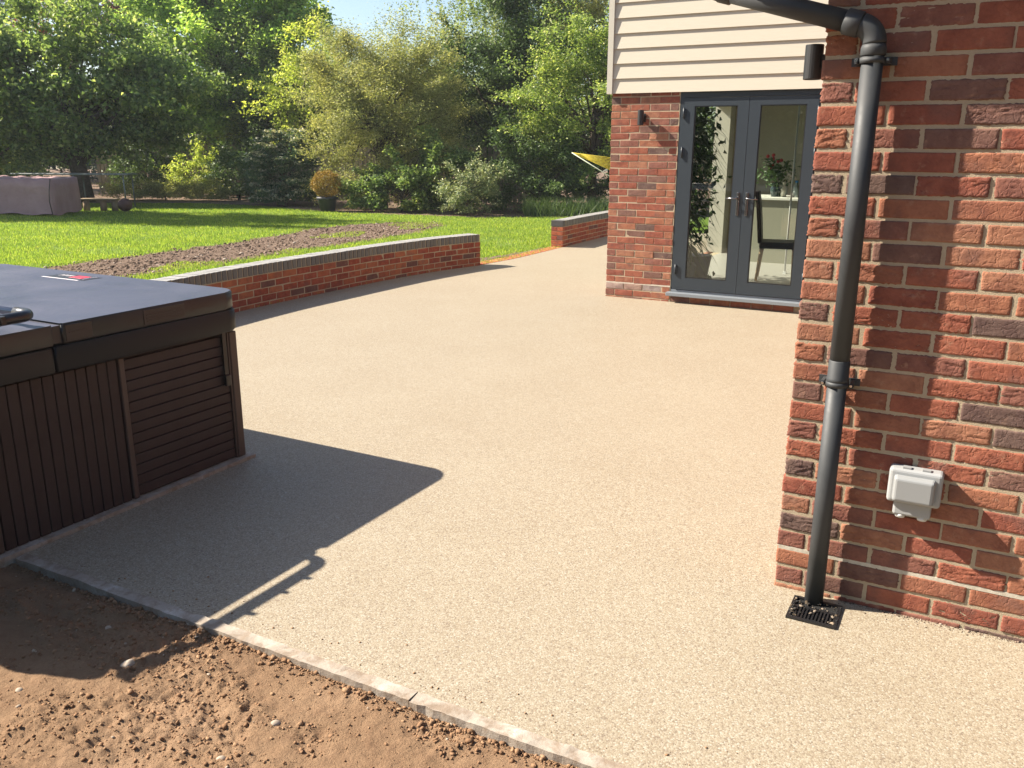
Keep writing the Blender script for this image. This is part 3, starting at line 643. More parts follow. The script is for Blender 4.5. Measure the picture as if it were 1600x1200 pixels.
# ------------------------------------------------------------------ things in the room (seen through the glass)
M_ltwood = mat('light_oak', (.45, .26, .12), .5); M_brown = mat('dark_brown_leather', (.045, .028, .022), .45); M_counter = mat('pale_worktop', (.6, .6, .55), .4)
def chair(u, n, rz, label):
    t_ = empty('dining_chair', L(u, n, .08), ROT+rz, label, 'chair')
    m = MB(); m.box(-.22, .22, -.22, .22, .40, .48); m.bevel(.02); m.build('seat', M_brown, t_)
    m = MB(); m.tube([(-.0, .21, .45), (-.0, .235, .7), (0, .27, .95), (0, .30, 1.10)], [.02, .02, .02, .02], 8); 
    bk_ = MB(); vs = []
    for k, (y, z, w_) in enumerate(((.19, .46, .20), (.215, .7, .21), (.245, .95, .215), (.275, 1.08, .19))): vs.append([bk_.b.verts.new((x, y_, z)) for x, y_ in ((-w_, y), (w_, y), (w_, y+.05), (-w_, y+.05))])
    for A_, B_ in zip(vs, vs[1:]):
        for i in range(4): bk_.b.faces.new((A_[i], A_[(i+1) % 4], B_[(i+1) % 4], B_[i]))
    bk_.b.faces.new(vs[0][::-1]); bk_.b.faces.new(vs[-1]); bk_.bevel(.012); bk_.build('backrest', M_brown, t_); m.b.free()
    for sx in (-1, 1):
        for sy in (-1, 1):
            l_ = MB(); l_.tube([(sx*.19, sy*.19, .41), (sx*.195, sy*.2+(.03 if sy > 0 else 0), 0)], [.022, .016], 4); l_.build('leg', M_ltwood, t_)
    return t_
chair(UF+1.56, NF+1.75, R(100), 'dark brown high-backed dining chair with pale wooden legs behind the right door')
tb = empty('dining_table', L(UF+2.25, NF+2.1, .08), ROT, 'pale topped table with dark cloth behind the brown chair', 'table')
m = MB(); m.box(-.45, .45, -.5, .5, .70, .74); m.bevel(.006, 1); m.build('tabletop', M_brown, tb)
for sx in (-.4, .4):
    for sy in (-.45, .45): bbox('leg', M_brown, sx-.03, sx+.03, sy-.03, sy+.03, 0, .70, tb)
ct = empty('kitchen_counter', L(UF+1.25, NF+3.65, .08), ROT, 'cream kitchen counter with pale worktop inside the room', 'counter')
m = MB(); m.box(-.6, 1.0, -.3, .3, 0, .88); m.build('cabinet', M_plaster, ct); m = MB(); m.box(-.65, 1.05, -.34, .34, .88, .92); m.bevel(.006, 1); m.build('worktop', M_counter, ct)
M_bot = [mat('clear_bottle_plastic', (.35, .4, .4), .15), mat('blue_bottle_cap', (.03, .2, .5), .3), mat('orange_bottle_cap', (.7, .2, .03), .4), mat('dark_bottle_glass', (.03, .05, .05), .1), mat('cream_jar', (.6, .57, .48), .4)]
for i, (du, h, r_, cm, cc, lab) in enumerate(((.12, .20, .045, 0, 1, 'clear bottle with a bright blue cap on the indoor counter'), (.24, .15, .05, 3, 3, 'squat dark glass bottle on the indoor counter'), (.36, .25, .035, 4, 2, 'cream bottle with an orange cap on the indoor counter'), (-.05, .17, .04, 4, 4, 'cream jar between the flowers and the blue-capped bottle'))):
    b_ = empty('bottle', L(UF+1.27+du, NF+3.5, 1.0), ROT, lab, 'bottle', 'bottles on the counter')
    m = MB(); m.tube([(0, 0, 0), (0, 0, h*.7), (0, 0, h*.85), (0, 0, h)], [r_, r_, r_*.5, r_*.4], 12); m.build('body', M_bot[cm], b_)
    m = MB(); m.tube([(0, 0, h+.001), (0, 0, h+.03)], r_*.5, 10); m.build('cap', M_bot[cc], b_)

def leaves_mesh(name, C, size, m, up=.45, seed=0, aspect=.5, droop=0.0, normals=None):
    """folded diamond leaves at centres C"""
    r_ = np.random.default_rng(seed); N = len(C)
    d = r_.normal(0, 1, (N, 3)); d[:, 2] = d[:, 2]*.6-droop; d /= np.linalg.norm(d, axis=1, keepdims=True)
    nrm = r_.normal(0, 1, (N, 3)); nrm[:, 2] += up*2.5
    s = np.cross(d, nrm); s /= np.linalg.norm(s, axis=1, keepdims=True)+1e-9; nn_ = np.cross(s, d)
    sz = (size*r_.uniform(.6, 1.25, N))[:, None]
    v0 = C-d*sz*.5; v2 = C+d*sz*.5-nn_*sz*.08; v1 = C+s*sz*aspect*.5+nn_*sz*.1; v3 = C-s*sz*aspect*.5+nn_*sz*.1
    V = np.stack([v0, v1, v2, v3], 1).reshape(-1, 3); k = np.arange(N)*4
    Fc = np.stack([np.stack([k, k+1, k+2], 1), np.stack([k, k+2, k+3], 1)], 1).reshape(-1, 3)
    return npmesh(name, V, Fc, m)
def crown_pts(blobs, nclump, nleaf, rc, seed, flat=.65, shell=.55, taper=None):
    r_ = np.random.default_rng(seed); vol = np.array([b[1][0]*b[1][1]*b[1][2] for b in blobs])**.75; pr_ = vol/vol.sum()
    cl = []; 
    for i in range(nclump):
        c_, rad = blobs[r_.choice(len(blobs), p=pr_)]; d = r_.normal(0, 1, 3); d /= np.linalg.norm(d)
        rr = r_.uniform(shell**2, 1)**.5*(r_.uniform(.8, 1.1) if r_.random() < .72 else r_.uniform(1.0, 1.32)); cl.append(np.array(c_)+d*np.array(rad)*rr)
    cl = np.array(cl); wts = r_.uniform(.4, 1.6, nclump); ids = r_.choice(nclump, nleaf, p=wts/wts.sum())
    rcl = rc*r_.uniform(.55, 1.35, nclump)
    P = cl[ids]+np.clip(r_.normal(0, .5, (nleaf, 3)), -1.3, 1.3)*rcl[ids][:, None]*np.array([1, 1, flat])
    cen = np.mean([b[0] for b in blobs], axis=0); od = cl-cen; od /= np.linalg.norm(od, axis=1, keepdims=True)+1e-6; od[:, 2] += .25     # leafy sprays reaching outwards
    spr = r_.random(nclump) < .45; q_ = r_.uniform(-.6, 1.5, nleaf)*spr[ids]
    P = np.where(spr[ids][:, None], cl[ids]+(P-cl[ids])*.62+od[ids]*(q_*rcl[ids]*1.1)[:, None], P)
    P = P[P[:, 2] > .06]; return P, cl
def tree(name, x, y, blobs, nleaf, size, lm, label, cat='tree', trunk_h=2.0, tr=.18, nclump=90, rc=.55, seed=1, bark=None, droop=0, lean=(0, 0), limbs=22, group=None, flat=.65, aspect=.5, up=.45, shell=.55, extra=None):
    """blobs relative to the base (x,y,0)"""
    root = empty(name, (x, y, 0), 0, label, cat, group)
    P, cl = crown_pts(blobs, nclump, nleaf, rc, seed, flat, shell)
    if extra is not None: P = np.vstack([P, extra])
    link('crown' if cat == 'tree' else 'foliage', leaves_mesh('crown', P, size, LM[lm], up, seed, aspect, droop), root)
    r_ = random.Random(seed); m = MB()
    zc = np.mean([b[0][2] for b in blobs]); top = Vector((lean[0], lean[1], max(trunk_h, zc*.9)))
    pts = [Vector((0, 0, -.1)), Vector((lean[0]*.25+.05*tr, lean[1]*.2, top.z*.33)), Vector((lean[0]*.6-.1*tr, lean[1]*.6, top.z*.66)), top]
    m.tube(pts, [tr*1.25, tr, tr*.8, tr*.5], 9)
    idx = sorted(range(len(cl)), key=lambda i: r_.random())[:limbs]
    for i in idx:
        q = r_.uniform(.35, 1); k = min(int(q*3), 2); f_ = q*3-k; s_ = pts[k].lerp(pts[k+1], f_); e_ = Vector(cl[i])
        md = s_.lerp(e_, .5)+Vector((r_.uniform(-.15, .15), r_.uniform(-.15, .15), r_.uniform(0, .35)))
        m.tube([s_, md, e_], [tr*.38, tr*.2, tr*.05], 5, False)
    m.build('trunk' if cat == 'tree' else 'stems', bark or M_bark, root)
    return root
# indoor plants
def spiky(u, n, z, h, nl, ln, label, seed):
    r_ = np.random.default_rng(seed); root = empty('house_plant', L(u, n, .08), ROT, label, 'plant')
    m = MB(); m.tube([(0, 0, 0), (0, 0, .26)], [.13, .17], 14); m.build('pot', M_pot, root)
    m = MB(); m.tube([(0, 0, .2), (.02, 0, h*.5), (0, .02, h)], [.03, .025, .02], 8); m.build('stem', M_bark, root)
    V = []; Fc = []
    for i in range(nl):
        a_ = r_.uniform(0, 6.28); el = r_.uniform(-.2, 1.3); l_ = ln*r_.uniform(.6, 1.1); z0 = h*r_.uniform(.55, 1)
        d = np.array([math.cos(a_), math.sin(a_), 0]); sd_ = np.array([-d[1], d[0], 0])*.013; k0 = len(V)
        for q in range(5):
            f_ = q/4; p_ = np.array([0, 0, z0])+d*l_*f_*math.cos(el*.6)+np.array([0, 0, 1])*(l_*f_*math.sin(el)-l_*.9*f_*f_); w_ = (1-f_)**.6+.02
            V += [p_-sd_*w_, p_+sd_*w_]
        for q in range(4): Fc.append((k0+2*q, k0+2*q+1, k0+2*q+3, k0+2*q+2))
    link('leaves', npmesh('leaves', V, Fc, LM['palm']), root)
spiky(UF+.62, NF+.8, 0, 1.9, 240, .6, 'tall spiky-leaved plant behind the top of the left door', 3)
spiky(UF+.70, NF+.62, 0, .85, 170, .5, 'low spiky-leaved plant behind the bottom of the left door', 4)
bp = empty('house_plant', L(UF+.66, NF+1.3, .08), ROT, 'bushy dark green plant filling the left side of the left door glass', 'plant')
m = MB(); m.tube([(0, 0, 0), (0, 0, .3)], [.15, .2], 14); m.build('pot', M_pot, bp)
link('leaves', leaves_mesh('leaves', rng.normal(0, 1, (900, 3))*np.array([.12, .2, .5])+np.array([-.08, 0, 1.35]), .11, LM['palm'], seed=8, droop=.5), bp)
fl = empty('flower_arrangement', L(UF+1.1, NF+3.5, 1.0), ROT, 'red flowers and green leaves in a vase on the indoor counter', 'flowers')
m = MB(); m.tube([(0, 0, 0), (0, 0, .1), (0, 0, .2)], [.05, .07, .04], 12); m.build('vase', M_bot[3], fl)
link('leaves', leaves_mesh('leaves', rng.normal(0, 1, (260, 3))*np.array([.13, .1, .1])+np.array([0, 0, .32]), .09, LM['palm'], seed=3), fl)
M_flower = mat('deep_red_petal', (.35, .01, .02), .6); m = MB()
for i in range(7): m.ball(rng.normal(0, 1, 3)*np.array([.07, .05, .05])+np.array([-.05, 0, .48]), .028, sub=1)
m.build('blooms', M_flower, fl)
cp_ = empty('curtain_pole', L(UF+1.55, NF+2.35, .08), ROT, 'thin white vertical rod against the cream wall inside the room', 'rod'); cp_.location.z = .08
m = MB(); m.tube([(0, 0, 0), (0, 0, 2.41)], .012, 10); m.build('rod', M_ceiling, cp_); m = MB(); m.box(-.02, .02, -.02, .02, 0, .03); m.build('foot', M_ceiling, cp_)

# ------------------------------------------------------------------ wall lamps
def wall_lamp(origin, rz, label, h=.155):
    t_ = empty('wall_lamp', origin, rz, label, 'lamp', 'black cylinder wall lamps')
    m = MB(); N_ = 24
    prof = [(.0, .012), (.026, .012), (.028, 0), (.0315, 0), (.033, .002), (.033, h-.002), (.0315, h), (.028, h), (.026, h-.012), (0, h-.012)]
    rings = [[m.b.verts.new((r_*math.cos(2*math.pi*j/N_), -.085+r_*math.sin(2*math.pi*j/N_), z)) for j in range(N_)] for r_, z in prof[1:-1]]
    for A_, B_ in zip(rings, rings[1:]):
        for j in range(N_): m.b.faces.new((A_[j], A_[(j+1) % N_], B_[(j+1) % N_], B_[j]))
    m.b.faces.new(rings[0][::-1]); m.b.faces.new(rings[-1]); m.build('body', M_lamp, t_)
    m = MB(); m.box(-.02, .02, -.056, -.012, h*.5-.025, h*.5+.025); m.bevel(.003, 1); m.build('arm', M_lamp, t_)
    m = MB(); m.box(-.03, .03, -.012, 0, h*.5-.045, h*.5+.045); m.bevel(.003, 1); m.build('backplate', M_lamp, t_)
wall_lamp(L(UF+.37, NF, 1.90), ROT, 'black cylinder wall lamp on the brick pier left of the glazed doors')
wall_lamp(L(0, .30, 1.922), ROT-math.pi/2, 'black cylinder wall lamp at the near brick corner beside the downpipe', .122)

# ------------------------------------------------------------------ downpipe
dp = empty('downpipe', L(.163, -.062, 0), ROT, 'anthracite plastic downpipe on the near brick wall, running into the drain', 'downpipe')
r0 = .034
m = MB(); m.tube([(0, 0, -.03), (0, 0, .905)], r0, 28); m.build('lower_pipe', M_pipe, dp)
m = MB(); m.tube([(0, 0, .95), (0, 0, 1.985)], r0, 28); m.build('upper_pipe', M_pipe, dp)
m = MB(); m.tube([(0, 0, .875), (0, 0, .877), (0, 0, .888), (0, 0, .892), (0, 0, .952), (0, 0, .955)], [r0+.001, r0+.004, r0+.005, r0+.0025, r0+.0025, r0], 28); m.build('joint_collar', M_pipe, dp)
e0 = Vector((0, 0, 2.0)); d1 = Vector((-.95, .0, .28)).normalized()
def arc(p0, t0, t1, rad, n=10):
    """bend from direction t0 to t1 starting at p0"""
    ang = t0.angle(t1); ax = t0.cross(t1).normalized(); c_ = p0+ax.cross(t0).normalized()*rad; out = []
    for i in range(n+1): out.append(c_+Matrix.Rotation(ang*i/n, 3, ax) @ (p0-c_))
    return out
bend = arc(e0, Vector((0, 0, 1)), d1, .062)
m = MB(); m.tube([Vector((0, 0, 1.963)), Vector((0, 0, 1.967)), Vector((0, 0, 1.987)), e0], [r0+.002, r0+.0055, r0+.0055, r0+.002], 28)
m.tube(bend, r0+.003, 28); m.build('elbow', M_pipe, dp)
q0 = bend[-1]; q1 = q0+d1*.49
m = MB(); m.tube([q0, q0+d1*.004, q0+d1*.05, q0+d1*.054], [r0+.003, r0+.007, r0+.007, r0+.002], 28); m.build('socket', M_pipe, dp)
m = MB(); m.tube([q0+d1*.05, q1], r0, 28); m.build('swan_neck', M_pipe, dp)
b2 = arc(q1, d1, Vector((-.15, .05, 1)).normalized(), .062)
m = MB(); m.tube([q1-d1*.05, q1-d1*.046, q1-d1*.004, q1], [r0+.002, r0+.006, r0+.006, r0+.003], 28); m.tube(b2, r0+.003, 28); m.build('elbow', M_pipe, dp)
m = MB(); m.tube([b2[-1], b2[-1]+Vector((-.02, .01, .16))], r0, 24); m.build('outlet_pipe', M_pipe, dp)
def clip(z):
    m = MB(); m.tube([(0, 0, z-.009), (0, 0, z+.009)], r0+.0055, 28)
    m.box(-.07, .07, .050, .058, z-.013, z+.013); m.box(-.054, -.043, -.010, .05, z-.009, z+.009); m.box(.043, .054, -.010, .05, z-.009, z+.009)
    o = m.build('clip', M_pipe, dp)
    for sx in (-1, 1):
        b_ = MB(); b_.tube([(sx*.048, -.018, z), (sx*.048, -.009, z)], .0045, 8); b_.build('bolt', M_steel, o)
clip(.868); clip(1.95)

# gully grate
gy = empty('drain_grate', L(.18, -.145, 0), ROT, 'black square drain grate with leaves and pebbles at the foot of the downpipe', 'drain')
m = MB(); s_ = .088
m.box(-s_, s_, -s_, -s_+.014, -.02, .009); m.box(-s_, s_, s_-.014, s_, -.02, .009); m.box(-s_, -s_+.014, -s_+.014, s_-.014, -.02, .009); m.box(s_-.014, s_, -s_+.014, s_-.014, -.02, .009)
m.box(-s_+.014, s_-.014, .008, .02, -.01, .007); m.build('frame', M_black, gy)
for i in range(11): 
    x = -.062+.0124*i; bbox('bar', M_black, x-.0028, x+.0028, -s_+.014, .008, -.008, .006, gy)
bbox('sump', mat('dark_sump', (.004, .004, .004), .9), -s_+.005, s_-.005, -s_+.005, s_-.005, -.0045, .0012, gy)
bm0 = rng.uniform
Pg = np.c_[rng.uniform(-.085, .085, 260), rng.uniform(-.085, .085, 260), np.full(260, .010)]
Pg = Pg[(Pg[:, 1] > 0) | (np.abs(Pg[:, 0]) > .055) | (rng.uniform(0, 1, 260) < .05)]
Pg = Pg[rng.uniform(0, 1, len(Pg)) < .55]; ang = ROT
Pw = np.c_[Pg[:, 0]*math.cos(ang)-Pg[:, 1]*math.sin(ang), Pg[:, 0]*math.sin(ang)+Pg[:, 1]*math.cos(ang), Pg[:, 2]]+np.array(L(.18, -.145, 0))
M_debris = mat('leaf_litter', rough=.9); t = NT(M_debris); t.base(t.ramp(t.n('ShaderNodeNewGeometry').outputs['Random Per Island'], [(0, (.03, .025, .02)), (.35, (.07, .05, .03)), (.6, (.20, .16, .12)), (.75, (.015, .015, .015)), (.93, (.25, .19, .13))], 'CONSTANT'))
o = clods('leaf_litter', 1, .003, .009, lambda n_: (Pw, 0, 0), M_debris, .6)
o['label'] = 'small dead leaves and pebbles caught on the black drain grate'

# outdoor socket
sk = empty('outdoor_socket', L(.455, 0, .41), ROT, 'pale grey weatherproof outdoor socket box on the near brick wall', 'socket')
m = MB(); m.box(-.062, .062, -.045, 0, -.002, .08); m.bevel(.008, 2); m.build('lower_housing', M_grey_pl, sk)
m = MB(); m.box(-.087, .087, -.062, 0, .05, .178); m.bevel(.012, 3); m.build('back_box', M_grey_pl, sk)
m = MB(); vs = m.box(-.070, .068, -.098, -.060, .062, .160)
for v in vs:
    if v.co.y < -.09: v.co.x *= .93; v.co.z = .062+(v.co.z-.062)*.9+.006
m.bevel(.010, 3); m.build('lid', M_grey_win, sk)
for x in (-.036, .036):
    m = MB(); m.tube([(x, -.026, -.012), (x, -.026, .002)], [.016, .018], 14); m.build('cable_gland', M_ceiling, sk)
m = MB(); m.box(-.045, -.018, -.052, -.03, .176, .184); m.build('latch', M_grey_win, sk); m = MB(); m.box(.018, .045, -.052, -.03, .176, .184); m.build('latch', M_grey_win, sk)

# ------------------------------------------------------------------ hot tub : local x = -u (away from the corner), y = f (towards the camera)
TG = Vector((-1.477, 4.506, 0))
tub = empty('hot_tub', TG, 0, 'hot tub with dark brown board sides and a black padded folding cover', 'hot tub')
fx, fy = -Uv, -Nv
tub.matrix_world = Matrix(((fx.x, fy.x, 0, TG.x), (fx.y, fy.y, 0, TG.y), (0, 0, 1, 0), (0, 0, 0, 1)))
W, D_ = 2.1, 2.10; HC = .722
bbox('base', M_kerb, -.035, W+.03, -.035, D_+.03, -.05, .018, tub)
bbox('inner_shell', M_black, .03, W-.03, .03, D_-.03, .018, HC, tub)
post_h = HC
for (x, y) in ((0, 0), (W, 0), (0, D_), (W, D_)):
    sx = 1 if x == 0 else -1; sy = 1 if y == 0 else -1
    m = MB(); xs = sorted((x, x+sx*.06)); ys = sorted((y, y+sy*.05)); m.box(xs[0], xs[1], ys[0], ys[1], .018, HC); m.bevel(.006, 2); m.build('corner_post', M_wpc2, tub)
# visible side (x=0) : slatted door, planks, slatted panel
slat = MB(); slat.box(0, .022, 0, .628, 0, .0485); slat.bevel(.003, 1); slat_me = slat.mesh('slat', M_wpc)
for y0 in (.066, 1.402):
    for i in range(13): link('slat', slat_me, tub, (.010, y0, .028+i*.0525))
    m = MB(); m.box(.004, .03, y0-.012, y0-.004, .02, HC); m.build('panel_stile', M_wpc2, tub)
m = MB(); m.box(.0, .03, .698, .728, .02, HC); m.bevel(.004, 1); m.build('panel_stile', M_wpc2, tub)
m = MB(); m.box(.0, .03, 1.372, 1.398, .02, HC); m.bevel(.004, 1); m.build('panel_stile', M_wpc2, tub)
pk = MB(); pk.box(0, .022, 0, .0485, 0, HC-.022); pk.bevel(.003, 1); pk_me = pk.mesh('plank', M_wpc)
for i in range(12): link('plank', pk_me, tub, (.006, .738+i*.0525, .02))
# the other three sides, joined planks
m = MB()
for i in range(37):
    x = .065+i*.0532
    m.box(x, x+.049, .006, .028, .02, HC); m.box(x, x+.049, D_-.028, D_-.006, .02, HC); m.box(W-.028, W-.006, x, x+.049, .02, HC)
o = m.build('side_boards', M_wpc, tub); o['kind'] = 'stuff'
def lid(name, x0, x1, y0, y1, z0, z1, r, mm, bev, corners=(1, 1, 1, 1), sag=0):
    P = []
    for (cx, cy, a0), on in zip(((x1-r, y1-r, 0), (x0+r, y1-r, 90), (x0+r, y0+r, 180), (x1-r, y0+r, 270)), corners):
        rr = r if on else .008; cx = x1-rr if a0 in (0, 270) else x0+rr; cy = y1-rr if a0 in (0, 90) else y0+rr
        for i in range(9): q = R(a0+90*i/8); P.append((cx+rr*math.cos(q), cy+rr*math.sin(q)))
    m = MB(); m.prism(P, z0, z1)
    bmesh.ops.bevel(m.b, geom=[e_ for e_ in m.b.edges if abs(e_.verts[0].co.z-e_.verts[1].co.z) < 1e-5], offset=bev, segments=3, affect='EDGES', clamp_overlap=True)
    for f in m.b.faces:
        if len(f.verts) == 4: f.smooth = True
    return m.build(name, mm, tub)
o1 = .028
lid('cover_skirt', -.030, W+.03, -.03, 1.048, .732, .846, .10, M_skirt, .012, (0, 0, 1, 1))
lid('cover_skirt', -.030, W+.03, 1.056, D_+.03, .734, .842, .10, M_skirt, .012, (1, 1, 0, 0))
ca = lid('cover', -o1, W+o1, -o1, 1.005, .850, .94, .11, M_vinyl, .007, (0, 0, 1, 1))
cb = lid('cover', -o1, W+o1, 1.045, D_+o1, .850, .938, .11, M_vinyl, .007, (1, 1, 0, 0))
bbox('hinge_fabric', M_vinyl, -.018, W+.018, 1.0, 1.05, .855, .931, tub)
# side patches of the cover
for y0, y1 in ((.35, .59), (.862, .99)):
    m = MB(); m.box(-.032, -.0275, y0, y1, .858, .930); m.bevel(.0015, 1); o = m.build('side_patch', M_vinyl, tub)
    for z in ((.874, .888, .902) if y0 < .5 else (.894,)):
        m = MB(); m.box(-.0345, -.0315, y0+.02, y1-.015, z, z+.004); m.build('stitching', M_black, o)
# latch strap
m = MB(); m.box(-.010, .0, .083, .108, .47, .735); m.build('strap', M_black, tub)
m = MB(); m.box(-.020, .0, .078, .113, .44, .50); m.bevel(.005, 2); m.build('buckle', M_black, tub)
# printed badge on the cover
m = MB(); m.box(.96, 1.30, .06, .18, .9403, .9412); m.build('badge', M_panelprint, tub)
bg_ = tub.children[-1]
m = MB(); m.box(1.03, 1.14, .075, .145, .9414, .9420); m.bevel(.0002, 1); m.build('badge_mark', M_red, bg_)
m = MB(); m.box(.99, 1.31, .185, .198, .9405, .9413); m.build('badge_line', M_wprint, bg_)
m = MB()
for i in range(9):
    x = 1.16+i*.012; m.box(x, x+.006, .085+.004*math.sin(i*2.), .10+.012*((i*7) % 3), .9414, .942)
m.tube([(.975+.02*math.cos(q), .12+.05*math.sin(q), .942) for q in np.linspace(-1.4, 1.4, 9)], .003, 6); m.build('badge_lettering', M_wprint, bg_)
# cover lifter
cl = empty('cover_lifter', TG, 0, 'black foam-sleeved cover lifter bar lying across the hot tub cover', 'cover lifter'); cl.matrix_world = tub.matrix_world.copy()
zb = .997; yb = 1.12
m = MB(); m.tube([(.045, yb, zb), (W+.06, yb, zb)], .0165, 16); m.build('cross_bar', M_alu, cl)
m = MB(); A_ = [Vector((.085, yb, zb)), Vector((.05, yb+.0, zb))]+arc(Vector((.03, yb, zb)), Vector((-1, 0, 0)), Vector((0, 1, 0)), .06, 8)
A_ += [Vector((-.03, yb+.25, zb+.0)), Vector((-.03, yb+.55, zb-.005)), Vector((-.03, yb+.95, zb-.02))]
m.tube(A_, .0235, 18); m.build('foam_sleeve', M_foam, cl)
m = MB(); m.tube([(-.045, yb+.9, zb-.02), (-.045, yb+.94, .25)], .014, 12); m.build('side_arm', M_alu, cl)
for y, dx in ((yb+.14, .04), (yb+.27, .035), (yb+.45, .05)):
    m = MB(); m.box(-.052-dx*.4, -.03, y, y+.02, zb-.012, zb+.02); m.build('tie_tag', M_black, cl)

# ------------------------------------------------------------------ low garden walls
def garden_wall(curve, label, top=.45, thick=.215, s0=0.0, end_face=False, cap0=False, cap1=False, vis=300):
    o3 = curve.at(0)[0]; root = empty('garden_wall', (o3[0], o3[1], 0), 0, label, 'garden wall', 'low curved brick walls along the patio')
    def pt(s, off, z): (x, y), (tx, ty) = curve.at(s); return Vector((x-ty*off-o3[0], y+tx*off-o3[1], z))   # off>0 = lawn side
    n = max(int(curve.len/.1), 6); m = MB(); zt = top-.108; prev = None
    for i in range(n+1):
        s = .006+(curve.len-.012)*i/n; r_ = [m.b.verts.new(pt(s, o_, z)) for o_, z in ((.0025, -.1), (thick-.008, -.1), (thick-.008, zt), (.0025, zt))]
        if prev:
            for j in range(4): m.b.faces.new((prev[j], prev[(j+1) % 4], r_[(j+1) % 4], r_[j]))
        else: m.b.faces.new(r_[::-1])
        prev = r_
    m.b.faces.new(prev); m.build('mortar', M_mortar, root)
    z = zt-.005; row = 0; far_rects = []
    while z > -.03:
        s = 0; first = True
        while s < curve.len-.02:
            step = .1125 if (first and row % 2) else .225; first = False; ln = min(step, curve.len-s)
            (x, y), (tx, ty) = curve.at(s+ln/2); rz = math.atan2(ty, tx)
            if ln > .2: me = rp_.choice(PF['low'])
            elif .1 < ln < .12: me = rp_.choice(PH['low'])
            else: me = cut_brick(ln-.01, M_brick_low, int(s*999)+row)
            # brick local -y is the front; patio side is to the right of the tangent = local -y
            link('brick', me, root, (x-o3[0], y-o3[1], z-.0325), (0, rp_.uniform(-.005, .005), rz+rp_.uniform(-.008, .008)))
            if ln > .1: far_rects.append((s, ln, z))
            s += step
        z -= .075; row += 1
    # lawn side bricks, unseen: joined
    m = MB()
    for s, ln, z in far_rects:
        a_, b_ = pt(s, thick-.06, z-.065), pt(s+ln-.01, thick-.06, z-.065); d = (b_-a_); tq = d.normalized(); nq = Vector((-tq.y, tq.x, 0))
        vs = [m.b.verts.new(a_+tq*x*d.length+nq*y*.062+Vector((0, 0, zz))) for x in (0, 1) for y in (0, 1) for zz in (0, .065)]
        for f in ((0, 1, 3, 2), (4, 6, 7, 5), (0, 4, 5, 1), (2, 3, 7, 6), (0, 2, 6, 4), (1, 5, 7, 3)): m.b.faces.new([vs[i] for i in f])
    o = m.build('bricks', M_brick_low, root); o['kind'] = 'stuff'
    # coping: blue bricks on edge
    cm = []
    for i in range(5):
        b = MB(); vs = b.box(-.0325, .0325, -.006, thick+.004, -.051, .051)
        for v in vs: v.co += Vector(np.random.default_rng(i).normal(0, .0012, 3))
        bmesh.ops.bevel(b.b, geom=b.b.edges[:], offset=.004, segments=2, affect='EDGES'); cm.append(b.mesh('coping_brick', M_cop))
    cap = MB(); prev = None; n2 = n*2
    for i in range(n2+1):
        s = .004+(curve.len-.008)*i/n2; r_ = [cap.b.verts.new(pt(s, o_, z_)) for o_, z_ in ((.0, zt), (thick, zt), (thick, top-.006), (.0, top-.006))]
        if prev:
            for j in range(4): cap.b.faces.new((prev[j], prev[(j+1) % 4], r_[(j+1) % 4], r_[j]))
        else: cap.b.faces.new(r_[::-1])
        prev = r_
    cap.b.faces.new(prev); cap.build('coping_mortar', M_mortar, root)
    s = .0
    lim = curve.len-.07
    if cap0: s = .118
    while s < lim:
        (x, y), (tx, ty) = curve.at(s+.0325)
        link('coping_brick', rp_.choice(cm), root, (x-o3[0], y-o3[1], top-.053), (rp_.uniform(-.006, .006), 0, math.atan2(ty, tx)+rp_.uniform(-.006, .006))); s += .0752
    if cap0:      # end face of the wall: stretchers and a long blue brick across
        (x, y), (tx, ty) = curve.at(0); rz = math.atan2(ty, tx)-math.pi/2
        z = zt-.005; row = 0
        fr_ = Vector((-ty, tx, 0)); bk_ = Vector((tx, ty, 0))
        while z > -.03:
            if row % 2 == 0:
                for q in (.052, .163): p_ = fr_*q-bk_*.004; link('brick', rp_.choice(PH['low']), root, (p_.x, p_.y, z-.0325), (0, 0, rz))
            else: p_ = fr_*.1075-bk_*.004; link('brick', rp_.choice(PF['low']), root, (p_.x, p_.y, z-.0325), (0, 0, rz))
            z -= .075; row += 1
        b = MB(); b.box(-.112, .112, 0, .112, -.051, .051); b.bevel(.005, 2); p_ = fr_*.1075-bk_*.006
        link('coping_brick', b.mesh('coping_brick', mat('dark_blue_brick', (.05, .045, .05), .5)), root, (p_.x, p_.y, top-.052), (0, 0, rz))['label'] = 'long dark brick closing the end of the coping'
    if cap1:
        (x, y), (tx, ty) = curve.at(curve.len); rz = math.atan2(ty, tx)+math.pi/2; fr_ = Vector((-ty, tx, 0)); bk_ = Vector((tx, ty, 0))
        z = zt-.005; row = 0
        while z > -.03:
            p_ = Vector((x-o3[0], y-o3[1], 0))+fr_*.1075+bk_*.003
            link('brick', rp_.choice(PF['low']), root, (p_.x, p_.y, z-.0325), (0, 0, rz)); z -= .075; row += 1
    return root
garden_wall(W1, 'long low curved red brick wall with blue-grey coping, nearest the hot tub', cap1=True)
garden_wall(W2, 'short low brick wall with blue-grey coping beside the far house corner', cap0=True)
# flush red brick edging between the two walls
ed = empty('brick_edging', (*EDG.at(0)[0], 0), 0, 'flush row of red edging bricks between the two low brick walls', 'edging')
em = [(lambda b: (b.box(-.051, .051, .0, .215, -.06, .004), b.bevel(.004, 1), b.mesh('brick', M_edge))[2])(MB()) for _ in range(2)]
s = .01
while s < EDG.len-.09:
    (x, y), (tx, ty) = EDG.at(s+.055); o = link('brick', em[int(s*10) % 2], ed, (x-EDG.at(0)[0][0], y-EDG.at(0)[0][1], rp_.uniform(-.001, .002)), (0, 0, math.atan2(ty, tx))); s += .111

